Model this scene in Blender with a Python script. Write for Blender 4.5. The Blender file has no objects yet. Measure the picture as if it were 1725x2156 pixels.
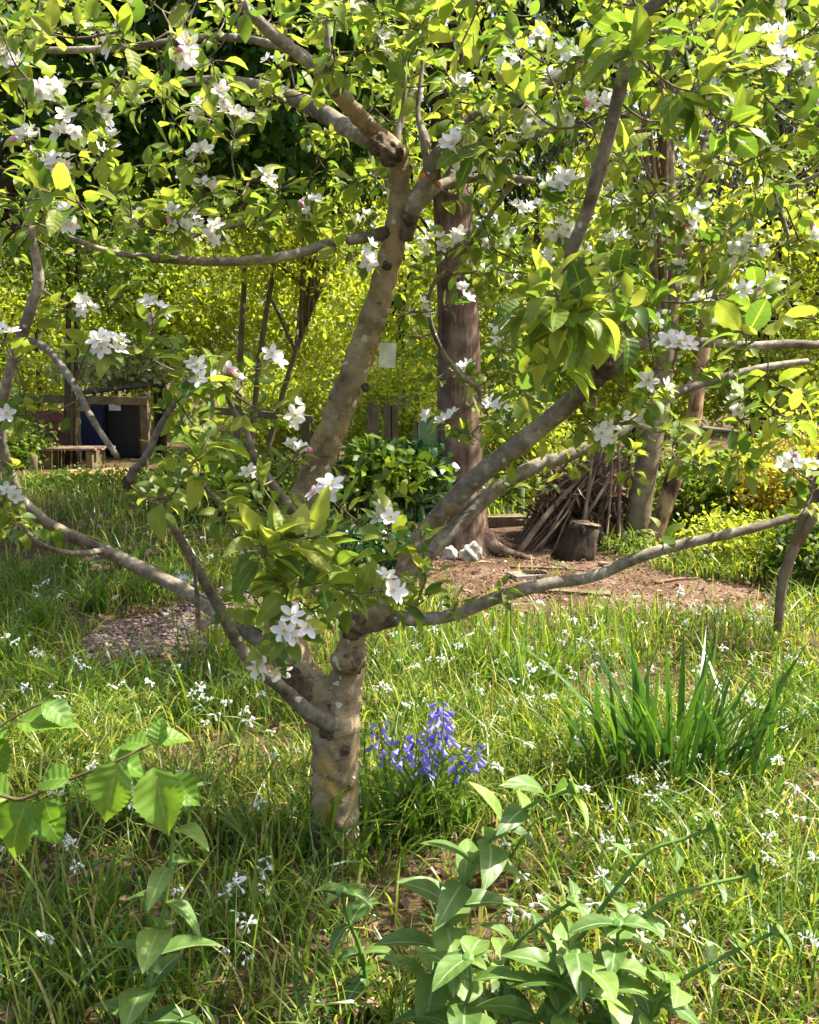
import bpy, math, random
import numpy as np
from mathutils import Vector, Matrix
rng = np.random.default_rng(7); random.seed(7)
R = math.radians
S = bpy.context.scene
COL = S.collection

# ------------------------------------------------------------------ camera, sky, sun, exposure
F = 2070.0; CU, CV = 862.5, 1078.0            # focal length and centre in picture units (1725 x 2156)
PITCH = R(7.65); CAM = np.array([0.0, 0.0, 1.45])
cam = bpy.data.cameras.new('camera'); co = bpy.data.objects.new('camera', cam); COL.objects.link(co)
co.location = CAM; co.rotation_euler = (R(90) - PITCH, 0, 0)
cam.sensor_fit = 'VERTICAL'; cam.sensor_height = 24.0; cam.lens = 24.0 * F / 2156.0
cam.clip_start = 0.05; cam.clip_end = 2000
cam.dof.use_dof = False
S.camera = co

SUN_DIR = Vector((0.74, 0.15, 1.10)).normalized()     # towards the sun: high, from the right
w = bpy.data.worlds.new('World'); S.world = w; w.use_nodes = True
nt = w.node_tree; nt.nodes.clear()
sky = nt.nodes.new('ShaderNodeTexSky'); sky.sky_type = 'NISHITA'; sky.sun_disc = False; sky.dust_density = 4.0; sky.ozone_density = 0.4
sky.sun_elevation = math.asin(SUN_DIR.z); sky.sun_rotation = math.atan2(SUN_DIR.x, SUN_DIR.y)
bg = nt.nodes.new('ShaderNodeBackground'); bg.inputs['Strength'].default_value = 0.115
ow = nt.nodes.new('ShaderNodeOutputWorld')
nt.links.new(sky.outputs[0], bg.inputs[0]); nt.links.new(bg.outputs[0], ow.inputs[0])
sl = bpy.data.lights.new('sun', 'SUN'); sl.energy = 5.0; sl.angle = R(0.53); sl.color = (1.0, 0.94, 0.82)
so = bpy.data.objects.new('sun', sl); COL.objects.link(so); so.location = (6, 3, 12)
so.rotation_euler = SUN_DIR.to_track_quat('Z', 'Y').to_euler()
S.view_settings.view_transform = 'Standard'; S.view_settings.look = 'None'
S.view_settings.gamma = 1.0; S.view_settings.exposure = 1.62
S.render.engine = 'CYCLES'
cy = S.cycles; cy.max_bounces = 8; cy.diffuse_bounces = 4; cy.glossy_bounces = 2; cy.transmission_bounces = 6
cy.transparent_max_bounces = 4; cy.use_denoising = True; cy.sample_clamp_indirect = 6.0; cy.caustics_reflective = False

FWD = np.array([0, math.cos(PITCH), -math.sin(PITCH)]); UPV = np.array([0, math.sin(PITCH), math.cos(PITCH)])
def ray(u, v):
    return FWD + np.array([1.0, 0, 0]) * (u - CU) / F - UPV * (v - CV) / F
def Pt(u, v, Y):                       # point on the pixel's ray at ground distance Y
    r = ray(u, v); return CAM + r * (Y / r[1])
def hz(x, y):
    return 0.025 * np.sin(1.3 * x + .5) * np.cos(1.1 * y) + 0.012 * np.sin(2.9 * x + 1.7 * y)
def Gd(u, v):                          # point where the pixel's ray meets the ground
    r = ray(u, v); p = CAM + r * (-CAM[2] / r[2]); p[2] = float(hz(p[0], p[1])); return p
def depth(p): return float(np.dot(np.asarray(p) - CAM, FWD))
def proj(P):
    d = P - CAM; z = d @ FWD
    return CU + F * d[..., 0] / z, CV - F * (d @ UPV) / z, z
def nrm(a): return a / np.maximum(np.linalg.norm(a, axis=-1, keepdims=True), 1e-9)

# ------------------------------------------------------------------ materials
def mat(name):
    m = bpy.data.materials.new(name); m.use_nodes = True; m.node_tree.nodes.clear()
    N = m.node_tree.nodes; L = m.node_tree.links
    out = N.new('ShaderNodeOutputMaterial'); return m, N, L, out
def node(N, t, **kw):
    n = N.new(t)
    for k, v in kw.items():
        if k in n.inputs: n.inputs[k].default_value = v
        else: setattr(n, k, v)
    return n
def ramp(N, L, fac, stops):
    r = N.new('ShaderNodeValToRGB'); e = r.color_ramp.elements
    while len(e) < len(stops): e.new(0.5)
    for el, (p, c) in zip(e, stops): el.position = p; el.color = (*c, 1)
    L.new(fac, r.inputs[0]); return r.outputs[0]
def leaf_mat(name, stops, trans=0.45, rough=0.42, boost=(1.45, 1.4, 0.75), vein=None, use_attr=True, spec=0.5, noise=0.25, vb=.15):
    m, N, L, out = mat(name)
    if use_attr: t = node(N, 'ShaderNodeAttribute', attribute_name='tint').outputs['Fac']
    else: t = N.new('ShaderNodeObjectInfo').outputs['Random']
    c = ramp(N, L, t, stops)
    geo = N.new('ShaderNodeNewGeometry')
    nz = node(N, 'ShaderNodeTexNoise', Scale=45.0, Detail=2.0); L.new(geo.outputs['Position'], nz.inputs['Vector'])
    mr = node(N, 'ShaderNodeMapRange'); mr.inputs[3].default_value = 1 - noise; mr.inputs[4].default_value = 1 + noise
    L.new(nz.outputs[0], mr.inputs[0])
    mx = node(N, 'ShaderNodeMix', data_type='RGBA', blend_type='MULTIPLY'); mx.inputs[0].default_value = 1
    L.new(c, mx.inputs[6]); L.new(mr.outputs[0], mx.inputs[7]); c = mx.outputs[2]
    bump = None
    if vein:
        uv = node(N, 'ShaderNodeAttribute', attribute_name='leafuv'); sp = N.new('ShaderNodeSeparateXYZ'); L.new(uv.outputs['Vector'], sp.inputs[0])
        ab = node(N, 'ShaderNodeMath', operation='ABSOLUTE'); L.new(sp.outputs[0], ab.inputs[0])
        a = node(N, 'ShaderNodeMath', operation='MULTIPLY'); a.inputs[1].default_value = 6.5; L.new(ab.outputs[0], a.inputs[0])
        b = node(N, 'ShaderNodeMath', operation='MULTIPLY'); b.inputs[1].default_value = vein[0]; L.new(sp.outputs[1], b.inputs[0])
        d = node(N, 'ShaderNodeMath', operation='SUBTRACT'); L.new(b.outputs[0], d.inputs[0]); L.new(a.outputs[0], d.inputs[1])
        s = node(N, 'ShaderNodeMath', operation='SINE'); L.new(d.outputs[0], s.inputs[0])
        rib = node(N, 'ShaderNodeMapRange'); rib.inputs[1].default_value = 0.03; rib.inputs[2].default_value = 0.10
        rib.inputs[3].default_value = 1.0; rib.inputs[4].default_value = 0.0; L.new(ab.outputs[0], rib.inputs[0])
        sv = node(N, 'ShaderNodeMapRange'); sv.inputs[1].default_value = 0.8; sv.inputs[2].default_value = 1.0
        sv.inputs[3].default_value = 0.0; sv.inputs[4].default_value = vein[1]; L.new(s.outputs[0], sv.inputs[0])
        mxx = node(N, 'ShaderNodeMath', operation='MAXIMUM'); L.new(rib.outputs[0], mxx.inputs[0]); L.new(sv.outputs[0], mxx.inputs[1])
        m2 = node(N, 'ShaderNodeMix', data_type='RGBA'); L.new(mxx.outputs[0], m2.inputs[0]); L.new(c, m2.inputs[6])
        m2.inputs[7].default_value = (*vein[2], 1); c = m2.outputs[2]
        bn = node(N, 'ShaderNodeBump', Strength=vb, Distance=0.003); L.new(s.outputs[0], bn.inputs['Height']); bump = bn.outputs[0]
    p = node(N, 'ShaderNodeBsdfPrincipled', Roughness=rough); p.inputs['Specular IOR Level'].default_value = spec
    L.new(c, p.inputs['Base Color'])
    tr = N.new('ShaderNodeBsdfTranslucent')
    mb = node(N, 'ShaderNodeMix', data_type='RGBA', blend_type='MULTIPLY'); mb.inputs[0].default_value = 1
    mb.inputs[7].default_value = (*boost, 1); L.new(c, mb.inputs[6]); L.new(mb.outputs[2], tr.inputs[0])
    if bump: L.new(bump, p.inputs['Normal'])
    ms = node(N, 'ShaderNodeMixShader'); ms.inputs[0].default_value = trans
    L.new(p.outputs[0], ms.inputs[1]); L.new(tr.outputs[0], ms.inputs[2]); L.new(ms.outputs[0], out.inputs[0])
    return m
def bark_mat(name, stops, scale=(30, 30, 12), bump=0.5, lichen=None, rough=0.85, dist=0.006, moss=None):
    m, N, L, out = mat(name)
    geo = N.new('ShaderNodeNewGeometry')
    mp = node(N, 'ShaderNodeMapping'); mp.inputs['Scale'].default_value = scale; L.new(geo.outputs['Position'], mp.inputs[0])
    nz = node(N, 'ShaderNodeTexNoise', Scale=1.0, Detail=6.0, Roughness=0.65); L.new(mp.outputs[0], nz.inputs['Vector'])
    n2 = node(N, 'ShaderNodeTexNoise', Scale=7.0, Detail=3.0); L.new(geo.outputs['Position'], n2.inputs['Vector'])
    md = node(N, 'ShaderNodeMath', operation='MULTIPLY_ADD'); md.inputs[1].default_value = 0.55; L.new(n2.outputs[0], md.inputs[0])
    ml = node(N, 'ShaderNodeMath', operation='MULTIPLY'); ml.inputs[1].default_value = 0.5; L.new(nz.outputs[0], ml.inputs[0]); L.new(ml.outputs[0], md.inputs[2])
    c = ramp(N, L, md.outputs[0], stops)
    if moss:
        n3 = node(N, 'ShaderNodeTexNoise', Scale=moss[1], Detail=4.0); L.new(geo.outputs['Position'], n3.inputs['Vector'])
        r = node(N, 'ShaderNodeMapRange'); r.inputs[1].default_value = moss[2]; r.inputs[2].default_value = moss[2] + .12; L.new(n3.outputs[0], r.inputs[0])
        mm = node(N, 'ShaderNodeMix', data_type='RGBA'); L.new(r.outputs[0], mm.inputs[0]); L.new(c, mm.inputs[6]); mm.inputs[7].default_value = (*moss[0], 1); c = mm.outputs[2]
    if lichen:
        vo = node(N, 'ShaderNodeTexVoronoi', Scale=lichen[0]); 
        nd = node(N, 'ShaderNodeTexNoise', Scale=60.0); L.new(geo.outputs['Position'], nd.inputs['Vector'])
        va = node(N, 'ShaderNodeVectorMath', operation='MULTIPLY_ADD'); va.inputs[1].default_value = (.012, .012, .012)
        L.new(nd.outputs['Color'], va.inputs[0]); L.new(geo.outputs['Position'], va.inputs[2]); L.new(va.outputs[0], vo.inputs['Vector'])
        sc = N.new('ShaderNodeSeparateColor'); L.new(vo.outputs['Color'], sc.inputs[0])
        th = node(N, 'ShaderNodeMath', operation='MULTIPLY'); th.inputs[1].default_value = lichen[1]; L.new(sc.outputs[0], th.inputs[0])
        sb = node(N, 'ShaderNodeMath', operation='SUBTRACT'); L.new(th.outputs[0], sb.inputs[0]); sb.inputs[1].default_value = lichen[1] * .45
        lt = node(N, 'ShaderNodeMath', operation='LESS_THAN'); L.new(vo.outputs['Distance'], lt.inputs[0]); L.new(sb.outputs[0], lt.inputs[1])
        mm = node(N, 'ShaderNodeMix', data_type='RGBA'); L.new(lt.outputs[0], mm.inputs[0]); L.new(c, mm.inputs[6]); mm.inputs[7].default_value = (*lichen[2], 1); c = mm.outputs[2]
    p = node(N, 'ShaderNodeBsdfPrincipled', Roughness=rough); p.inputs['Specular IOR Level'].default_value = 0.25
    L.new(c, p.inputs['Base Color'])
    b = node(N, 'ShaderNodeBump', Strength=bump, Distance=dist); L.new(nz.outputs[0], b.inputs['Height']); L.new(b.outputs[0], p.inputs['Normal'])
    L.new(p.outputs[0], out.inputs[0]); return m
def apple_bark(name):
    m, N, L, out = mat(name); geo = N.new('ShaderNodeNewGeometry'); pos = geo.outputs['Position']
    def nz(scale, det=5.0, rough=.6, mp=None):
        n = node(N, 'ShaderNodeTexNoise', Scale=scale, Detail=det, Roughness=rough)
        if mp:
            a = node(N, 'ShaderNodeMapping'); a.inputs['Scale'].default_value = mp; L.new(pos, a.inputs[0]); L.new(a.outputs[0], n.inputs['Vector'])
        else: L.new(pos, n.inputs['Vector'])
        return n.outputs[0]
    def rng_(f, a, b, c=0, d=1):
        r = node(N, 'ShaderNodeMapRange'); r.inputs[1].default_value = a; r.inputs[2].default_value = b; r.inputs[3].default_value = c; r.inputs[4].default_value = d; L.new(f, r.inputs[0]); return r.outputs[0]
    def mixc(f, c, col, mode='MIX'):
        x = node(N, 'ShaderNodeMix', data_type='RGBA', blend_type=mode); L.new(f, x.inputs[0]); L.new(c, x.inputs[6])
        if isinstance(col, tuple): x.inputs[7].default_value = (*col, 1)
        else: L.new(col, x.inputs[7])
        return x.outputs[2]
    big = nz(9, 3); mid = nz(30, 6, .7); fine = nz(150, 4, .7); bands = nz(1, 4, .6, (14, 14, 70))
    c = ramp(N, L, big, [(.3, (.12, .088, .05)), (.5, (.25, .19, .11)), (.7, (.4, .32, .2))])
    c = mixc(rng_(mid, .56, .66), c, (.36, .27, .15)); c = mixc(rng_(nz(5.5, 4, .6), .6, .68), c, (.42, .27, .08))
    c = mixc(rng_(mid, .42, .33, 0, .8), c, (.055, .035, .02)); c = mixc(rng_(bands, .62, .68, 0, .55), c, (.06, .04, .024))
    vo = node(N, 'ShaderNodeTexVoronoi', feature='DISTANCE_TO_EDGE', Scale=22.0); mx = node(N, 'ShaderNodeVectorMath', operation='MULTIPLY_ADD'); nn = node(N, 'ShaderNodeTexNoise', Scale=18.0, Detail=3.0); L.new(pos, nn.inputs['Vector'])
    mx.inputs[1].default_value = (.09, .09, .09); L.new(nn.outputs['Color'], mx.inputs[0]); L.new(pos, mx.inputs[2]); L.new(mx.outputs[0], vo.inputs['Vector'])
    crack = rng_(vo.outputs['Distance'], .0, .035, 1, 0); ck = node(N, 'ShaderNodeMath', operation='MULTIPLY'); L.new(crack, ck.inputs[0]); L.new(rng_(big, .55, .7, 0, .5), ck.inputs[1]); c = mixc(ck.outputs[0], c, (.04, .026, .016))
    v2 = node(N, 'ShaderNodeTexVoronoi', Scale=24.0); L.new(mx.outputs[0], v2.inputs['Vector']); sc = N.new('ShaderNodeSeparateColor'); L.new(v2.outputs['Color'], sc.inputs[0])
    lt = node(N, 'ShaderNodeMath', operation='LESS_THAN'); L.new(v2.outputs['Distance'], lt.inputs[0]); L.new(rng_(sc.outputs[0], .45, 1, -.02, .36), lt.inputs[1]); c = mixc(lt.outputs[0], c, (.52, .5, .36))
    p = node(N, 'ShaderNodeBsdfPrincipled', Roughness=.85); p.inputs['Specular IOR Level'].default_value = .2; L.new(c, p.inputs['Base Color'])
    h = node(N, 'ShaderNodeMath', operation='MULTIPLY_ADD'); h.inputs[1].default_value = .5; L.new(fine, h.inputs[0]); L.new(mid, h.inputs[2]); h2 = node(N, 'ShaderNodeMath', operation='SUBTRACT'); L.new(h.outputs[0], h2.inputs[0]); L.new(ck.outputs[0], h2.inputs[1])
    b = node(N, 'ShaderNodeBump', Strength=.75, Distance=.008); L.new(h2.outputs[0], b.inputs['Height']); L.new(b.outputs[0], p.inputs['Normal']); L.new(p.outputs[0], out.inputs[0]); return m
def plain(name, col, rough=0.6, var=0.2, scale=20, spec=.4, bump=.15):
    m, N, L, out = mat(name)
    geo = N.new('ShaderNodeNewGeometry'); nz = node(N, 'ShaderNodeTexNoise', Scale=scale, Detail=5.0); L.new(geo.outputs['Position'], nz.inputs['Vector'])
    lo = tuple(x * (1 - var) for x in col); hi = tuple(min(1, x * (1 + var)) for x in col)
    c = ramp(N, L, nz.outputs[0], [(0.3, lo), (0.7, hi)])
    p = node(N, 'ShaderNodeBsdfPrincipled', Roughness=rough); p.inputs['Specular IOR Level'].default_value = spec
    L.new(c, p.inputs['Base Color'])
    b = node(N, 'ShaderNodeBump', Strength=bump, Distance=.01); L.new(nz.outputs[0], b.inputs['Height']); L.new(b.outputs[0], p.inputs['Normal'])
    L.new(p.outputs[0], out.inputs[0]); return m
def ground_mat(name, stops, scale=3.0, fine=60.0, bump=.6):
    m, N, L, out = mat(name)
    geo = N.new('ShaderNodeNewGeometry')
    a = node(N, 'ShaderNodeTexNoise', Scale=scale, Detail=6.0, Roughness=.6); L.new(geo.outputs['Position'], a.inputs['Vector'])
    b = node(N, 'ShaderNodeTexNoise', Scale=fine, Detail=4.0, Roughness=.7); L.new(geo.outputs['Position'], b.inputs['Vector'])
    md = node(N, 'ShaderNodeMath', operation='MULTIPLY_ADD'); md.inputs[1].default_value = .5; L.new(a.outputs[0], md.inputs[0])
    ml = node(N, 'ShaderNodeMath', operation='MULTIPLY'); ml.inputs[1].default_value = .5; L.new(b.outputs[0], ml.inputs[0]); L.new(ml.outputs[0], md.inputs[2])
    c = ramp(N, L, md.outputs[0], stops)
    p = node(N, 'ShaderNodeBsdfPrincipled', Roughness=.95); p.inputs['Specular IOR Level'].default_value = .15; L.new(c, p.inputs['Base Color'])
    bm = node(N, 'ShaderNodeBump', Strength=bump, Distance=.03); L.new(b.outputs[0], bm.inputs['Height']); L.new(bm.outputs[0], p.inputs['Normal'])
    L.new(p.outputs[0], out.inputs[0]); return m

G = dict(
 soil=ground_mat('soil', [(.3, (.035, .022, .012)), (.5, (.09, .06, .03)), (.7, (.16, .11, .06))], 2.5, 70),
 dirt=ground_mat('bare_earth', [(.36, (.04, .022, .013)), (.49, (.105, .06, .036)), (.64, (.28, .19, .13))], 1.6, 45, .5),
 gravel_bed=ground_mat('gravel_bed', [(.3, (.12, .08, .06)), (.6, (.3, .23, .18))], 6, 90, .8),
 litterpatch=ground_mat('litter_patch', [(.3, (.16, .08, .03)), (.5, (.34, .2, .09)), (.7, (.5, .36, .2))], 5, 60, .8),
)
APPLE = [(0, (.06, .125, .024)), (.35, (.13, .21, .035)), (.7, (.23, .29, .05)), (1, (.34, .37, .08))]
M = dict(
 apple_leaf=leaf_mat('apple_leaf', APPLE, .56, .5, spec=.35),
 apple_leaf_big=leaf_mat('apple_leaf_big', APPLE, .56, .48, spec=.35, vein=(42, .12, (.26, .36, .05)), use_attr=False),
 hazel=leaf_mat('hazel_leaf', [(0, (.10, .22, .02)), (1, (.17, .3, .03))], .5, .5, vein=(38, .14, (.23, .33, .06)), use_attr=False, vb=.22),
 spurge=leaf_mat('spurge_leaf', [(0, (.07, .14, .028)), (.5, (.12, .21, .042)), (1, (.2, .3, .065))], .36, .45, vein=(26, .12, (.28, .38, .17)), use_attr=False, spec=.5),
 grass=leaf_mat('grass_blade', [(0, (.03, .085, .012)), (.3, (.085, .18, .018)), (.6, (.2, .28, .03)), (.85, (.36, .37, .07)), (1, (.55, .43, .2))], .5, .36),
 iris=leaf_mat('iris_blade', [(0, (.03, .09, .018)), (.6, (.065, .15, .022)), (1, (.14, .24, .03))], .4, .38, use_attr=False),
 wood_lime=leaf_mat('lime_leaf', [(0, (.11, .17, .016)), (.5, (.28, .34, .032)), (1, (.46, .49, .08))], .6, .5),
 wood_mid=leaf_mat('mid_leaf', [(0, (.04, .09, .012)), (.5, (.11, .18, .018)), (1, (.24, .3, .035))], .45, .5),
 dark=leaf_mat('dark_leaf', [(0, (.012, .04, .012)), (.6, (.03, .085, .02)), (1, (.07, .15, .03))], .3, .35),
 shaded_green=leaf_mat('shaded_leaf', [(0, (.018, .055, .008)), (.6, (.045, .125, .016)), (1, (.085, .19, .026))], .3, .55, spec=.25),  # darkened leaf colour: shade painted into the upper left backdrop
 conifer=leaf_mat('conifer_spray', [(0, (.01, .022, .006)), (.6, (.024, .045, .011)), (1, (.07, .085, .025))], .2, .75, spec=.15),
 conifer_grey=leaf_mat('grey_spray', [(0, (.04, .045, .03)), (.5, (.10, .10, .065)), (1, (.22, .2, .14))], .25, .65),
 gold=leaf_mat('gold_leaf', [(0, (.2, .2, .02)), (.5, (.4, .34, .035)), (1, (.55, .48, .08))], .4, .5),
 pale=leaf_mat('pale_leaf', [(0, (.25, .34, .12)), (.5, (.5, .55, .3)), (1, (.75, .75, .6))], .4, .5, boost=(1.1, 1.1, .9)),
 petal=leaf_mat('petal', [(0, (.82, .80, .80)), (1, (.92, .91, .92))], .42, .5, boost=(1, 1, 1), use_attr=False, noise=.05),
 bellwhite=leaf_mat('white_bell', [(0, (.8, .82, .78)), (1, (.9, .9, .9))], .4, .5, boost=(1, 1, 1), use_attr=False, noise=.05),
 blue=leaf_mat('blue_bell', [(0, (.2, .17, .68)), (.5, (.36, .31, .8)), (1, (.58, .52, .92))], .4, .5, boost=(1.1, 1, 1.1), use_attr=False, noise=.15),
 pink=plain('bud_pink', (.75, .25, .42), .5),
 stamen=plain('stamen', (.75, .68, .3), .6),
 stem=leaf_mat('green_stem', [(0, (.09, .2, .03)), (1, (.16, .28, .05))], .2, .45, use_attr=False),
 brownstem=plain('hazel_stem', (.1, .075, .03), .7),
 litter=leaf_mat('dead_leaf', [(0, (.06, .035, .02)), (.5, (.2, .11, .06)), (1, (.42, .28, .17))], .2, .7, boost=(1.2, 1, .7)),
 bark=apple_bark('apple_bark'),
 bark_smooth=bark_mat('apple_limb_bark', [(.34, (.045, .036, .025)), (.46, (.12, .1, .072)), (.58, (.23, .195, .15)), (.68, (.42, .38, .32))], (45, 45, 45), .5, lichen=(30, .4, (.5, .5, .42)), moss=((.2, .19, .06), 8, .62)),
 twig=bark_mat('twig_bark', [(.3, (.06, .045, .03)), (.7, (.2, .16, .11))], (80, 80, 80), .4),
 burl=bark_mat('burl_bark', [(.36, (.02, .014, .009)), (.5, (.085, .06, .036)), (.66, (.22, .16, .1))], (60, 60, 60), 1.0, dist=.015),
 cedar=bark_mat('cedar_bark', [(.34, (.045, .026, .016)), (.48, (.125, .076, .05)), (.62, (.24, .165, .115)), (.72, (.36, .27, .2))], (26, 26, 2.5), 1.0, dist=.02),
 greybark=bark_mat('grey_bark', [(.3, (.09, .066, .036)), (.5, (.2, .15, .085)), (.72, (.34, .27, .17))], (9, 9, 16), .5),
 rotbark=bark_mat('stripped_bark', [(.36, (.035, .022, .014)), (.46, (.14, .08, .04)), (.55, (.4, .26, .13)), (.75, (.55, .4, .24))], (12, 12, 2.5), .8, dist=.02),
 darkbark=bark_mat('dark_bark', [(.35, (.014, .01, .007)), (.65, (.09, .062, .04))], (26, 26, 7), .9, dist=.02),
 timber=bark_mat('timber', [(.3, (.06, .048, .025)), (.55, (.14, .11, .06)), (.75, (.24, .2, .12))], (40, 40, 4), .3),
 timber_pink=bark_mat('pale_timber', [(.3, (.12, .08, .055)), (.7, (.28, .2, .15))], (8, 60, 60), .3),
 stick=bark_mat('dead_stick', [(.3, (.07, .045, .028)), (.55, (.2, .14, .09)), (.75, (.34, .26, .19))], (30, 30, 10), .5),
 stone=bark_mat('white_stone', [(.3, (.22, .2, .16)), (.5, (.46, .43, .37)), (.7, (.7, .67, .6))], (25, 25, 25), .8, dist=.02),
 pebble=bark_mat('pebble', [(.3, (.07, .05, .04)), (.5, (.19, .14, .115)), (.7, (.38, .31, .27))], (14, 14, 14), .3),
 concrete=plain('grey_slab', (.2, .17, .14), .9, .3, 30),
 slate=plain('slate', (.13, .16, .2), .5, .4, 12),
 navy=plain('navy_plastic', (.012, .02, .07), .35),
 black=plain('black_plastic', (.012, .012, .014), .4),
 white=plain('white_board', (.7, .7, .68), .6),
 brown=plain('brown_board', (.2, .08, .05), .7),
 felt=plain('grey_felt', (.09, .085, .08), .9, .4),
 red=plain('red_plastic', (.6, .02, .02), .4),
 greenpl=plain('green_plastic', (.16, .28, .1), .35, .15),
 palegreen=plain('pale_green_net', (.22, .32, .1), .6),
 bluegrey=plain('skylit_blue', (.35, .42, .55), .5),  # skylight put into a flat blue-grey colour
 card=plain('pale_card', (.5, .53, .38), .55, .18, 50),
 wound=plain('orange_wound', (.55, .18, .04), .7, .4, 150),
)

# ------------------------------------------------------------------ mesh helpers
def np_mesh(name, V, Fc, tint=None, uv=None, smooth=True):
    V = np.asarray(V, np.float32); Fc = np.asarray(Fc, np.int32); k = Fc.shape[1]
    me = bpy.data.meshes.new(name); me.vertices.add(len(V)); me.vertices.foreach_set('co', V.ravel())
    me.loops.add(Fc.size); me.loops.foreach_set('vertex_index', Fc.ravel())
    me.polygons.add(len(Fc)); me.polygons.foreach_set('loop_start', np.arange(0, Fc.size, k, dtype=np.int32))
    me.polygons.foreach_set('use_smooth', np.full(len(Fc), smooth))
    if tint is not None:
        a = me.attributes.new('tint', 'FLOAT', 'POINT'); a.data.foreach_set('value', np.asarray(tint, np.float32))
    if uv is not None:
        a = me.attributes.new('leafuv', 'FLOAT_VECTOR', 'POINT'); a.data.foreach_set('vector', np.asarray(uv, np.float32).ravel())
    me.update(calc_edges=True); return me
def link(name, me, m=None, parent=None, M4=None):
    o = bpy.data.objects.new(name, me); COL.objects.link(o)
    if m is not None and me is not None and len(me.materials) == 0: me.materials.append(m)
    if parent is not None: o.parent = parent
    if M4 is not None: o.matrix_basis = M4
    return o
def tag(o, label=None, cat=None, group=None, kind=None):
    if label: o['label'] = label
    if cat: o['category'] = cat
    if group: o['group'] = group
    if kind: o['kind'] = kind
    return o
def empty(name, loc, label, cat, group=None, rz=0, sc=1):
    o = bpy.data.objects.new(name, None); COL.objects.link(o); o.location = [float(c) for c in loc]; o.rotation_euler = (0, 0, rz); o.scale = (sc,) * 3
    return tag(o, label, cat, group)
class MB:                                    # collects triangle/quad pieces (quads split), builds ONE mesh object
    def __init__(s): s.V = []; s.F = []; s.T = []; s.U = []; s.n = 0
    def add(s, V, Fc, tint=None, uv=None):
        V = np.asarray(V, float); Fc = np.asarray(Fc, int)
        if Fc.shape[1] == 4: Fc = np.concatenate([Fc[:, [0, 1, 2]], Fc[:, [0, 2, 3]]])
        s.V.append(V); s.F.append(Fc + s.n); s.n += len(V)
        s.T.append(np.full(len(V), .5) if tint is None else np.broadcast_to(np.asarray(tint, float), (len(V),)))
        s.U.append(np.zeros((len(V), 3)) if uv is None else uv); return s
    def mesh(s, name, org=(0, 0, 0), smooth=True):
        return np_mesh(name, np.concatenate(s.V) - np.asarray(org, float), np.concatenate(s.F), np.concatenate(s.T), np.concatenate(s.U), smooth)
    def build(s, name, m, parent=None, smooth=True, org=None):
        if org is None: org = parent.location[:] if parent is not None else (0, 0, 0)
        return link(name, s.mesh(name, org, smooth), m, parent)
def crom(P, n=6):
    P = np.asarray(P, float); Q = np.vstack([2 * P[0] - P[1], P, 2 * P[-1] - P[-2]]); out = []
    t = np.linspace(0, 1, n, endpoint=False)[:, None]
    for i in range(1, len(Q) - 2):
        a, b, c, d = Q[i - 1:i + 3]
        out.append(.5 * (2 * b + (c - a) * t + (2 * a - 5 * b + 4 * c - d) * t ** 2 + (3 * b - a - 3 * c + d) * t ** 3))
    return np.vstack(out + [P[-1:]])
def tube(P, r, seg=8, rough=0.0, cap=True, flute=0):
    P = np.asarray(P, float); n = len(P); r = np.broadcast_to(np.asarray(r, float), (n,))
    T = nrm(np.gradient(P, axis=0)); a = np.array([1, 0, 0]) if abs(T[0, 0]) < .8 else np.array([0, 1, 0]); X = np.zeros_like(P)
    x = nrm(np.cross(T[0], a))
    for i in range(n): x = nrm(x - T[i] * np.dot(x, T[i])); X[i] = x
    Yv = np.cross(T, X); th = np.linspace(0, 2 * math.pi, seg, endpoint=False)
    rr = r[:, None] * (1 + rough * rng.normal(size=(n, seg)))
    if flute: rr = rr * (1 + flute * (np.sin(5 * th + 1) + .6 * np.sin(9 * th + 2)))
    V = P[:, None] + rr[..., None] * (np.cos(th)[None, :, None] * X[:, None] + np.sin(th)[None, :, None] * Yv[:, None])
    V = V.reshape(-1, 3); i = np.arange(n - 1)[:, None] * seg; j = np.arange(seg)[None]; j2 = (j + 1) % seg
    Q = np.stack([i + j, i + j2, i + seg + j2, i + seg + j], -1).reshape(-1, 4)
    Fc = np.concatenate([Q[:, [0, 1, 2]], Q[:, [0, 2, 3]]])
    if cap:
        V = np.vstack([V, P[0] - T[0] * r[0] * .2, P[-1] + T[-1] * r[-1] * .4]); jj = np.arange(seg); k = len(V)
        Fc = np.vstack([Fc, np.stack([np.full(seg, k - 2), (jj + 1) % seg, jj], 1), np.stack([np.full(seg, k - 1), (n - 1) * seg + jj, (n - 1) * seg + (jj + 1) % seg], 1)])
    return V, Fc
def leaf_tpl(rows=6, cross=3, wide=.3, peak=.42, fold=.25, droop=.25, wave=0.0, serr=0.0, tip=.72, twist=0.0):
    t = np.linspace(0, 1, rows); s = np.linspace(-1, 1, cross)
    a = np.where(t < peak, np.sin(t / peak * math.pi / 2) ** .7, np.maximum(np.cos((t - peak) / (1 - peak) * math.pi / 2), 0) ** tip)
    wd = wide * np.maximum(a, .015); V = []; U = []
    for i in range(rows):
        for sj in s:
            ww = wd[i] * (1 + (serr * (1 if i % 2 else -1) if abs(sj) > .99 and 0 < i < rows - 1 else 0))
            z = fold * abs(sj) * wd[i] - droop * t[i] ** 2 + wave * wd[i] * math.sin(t[i] * 9 + sj * 2) * abs(sj) + twist * sj * wd[i] * t[i]
            V.append((sj * ww, t[i] * (1 - .25 * droop * t[i]), z)); U.append((sj, t[i], 0))
    Fc = []
    for i in range(rows - 1):
        for j in range(cross - 1):
            p = i * cross + j; Fc += [(p, p + 1, p + cross + 1), (p, p + cross + 1, p + cross)]
    return np.array(V), np.array(Fc), np.array(U)
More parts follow.
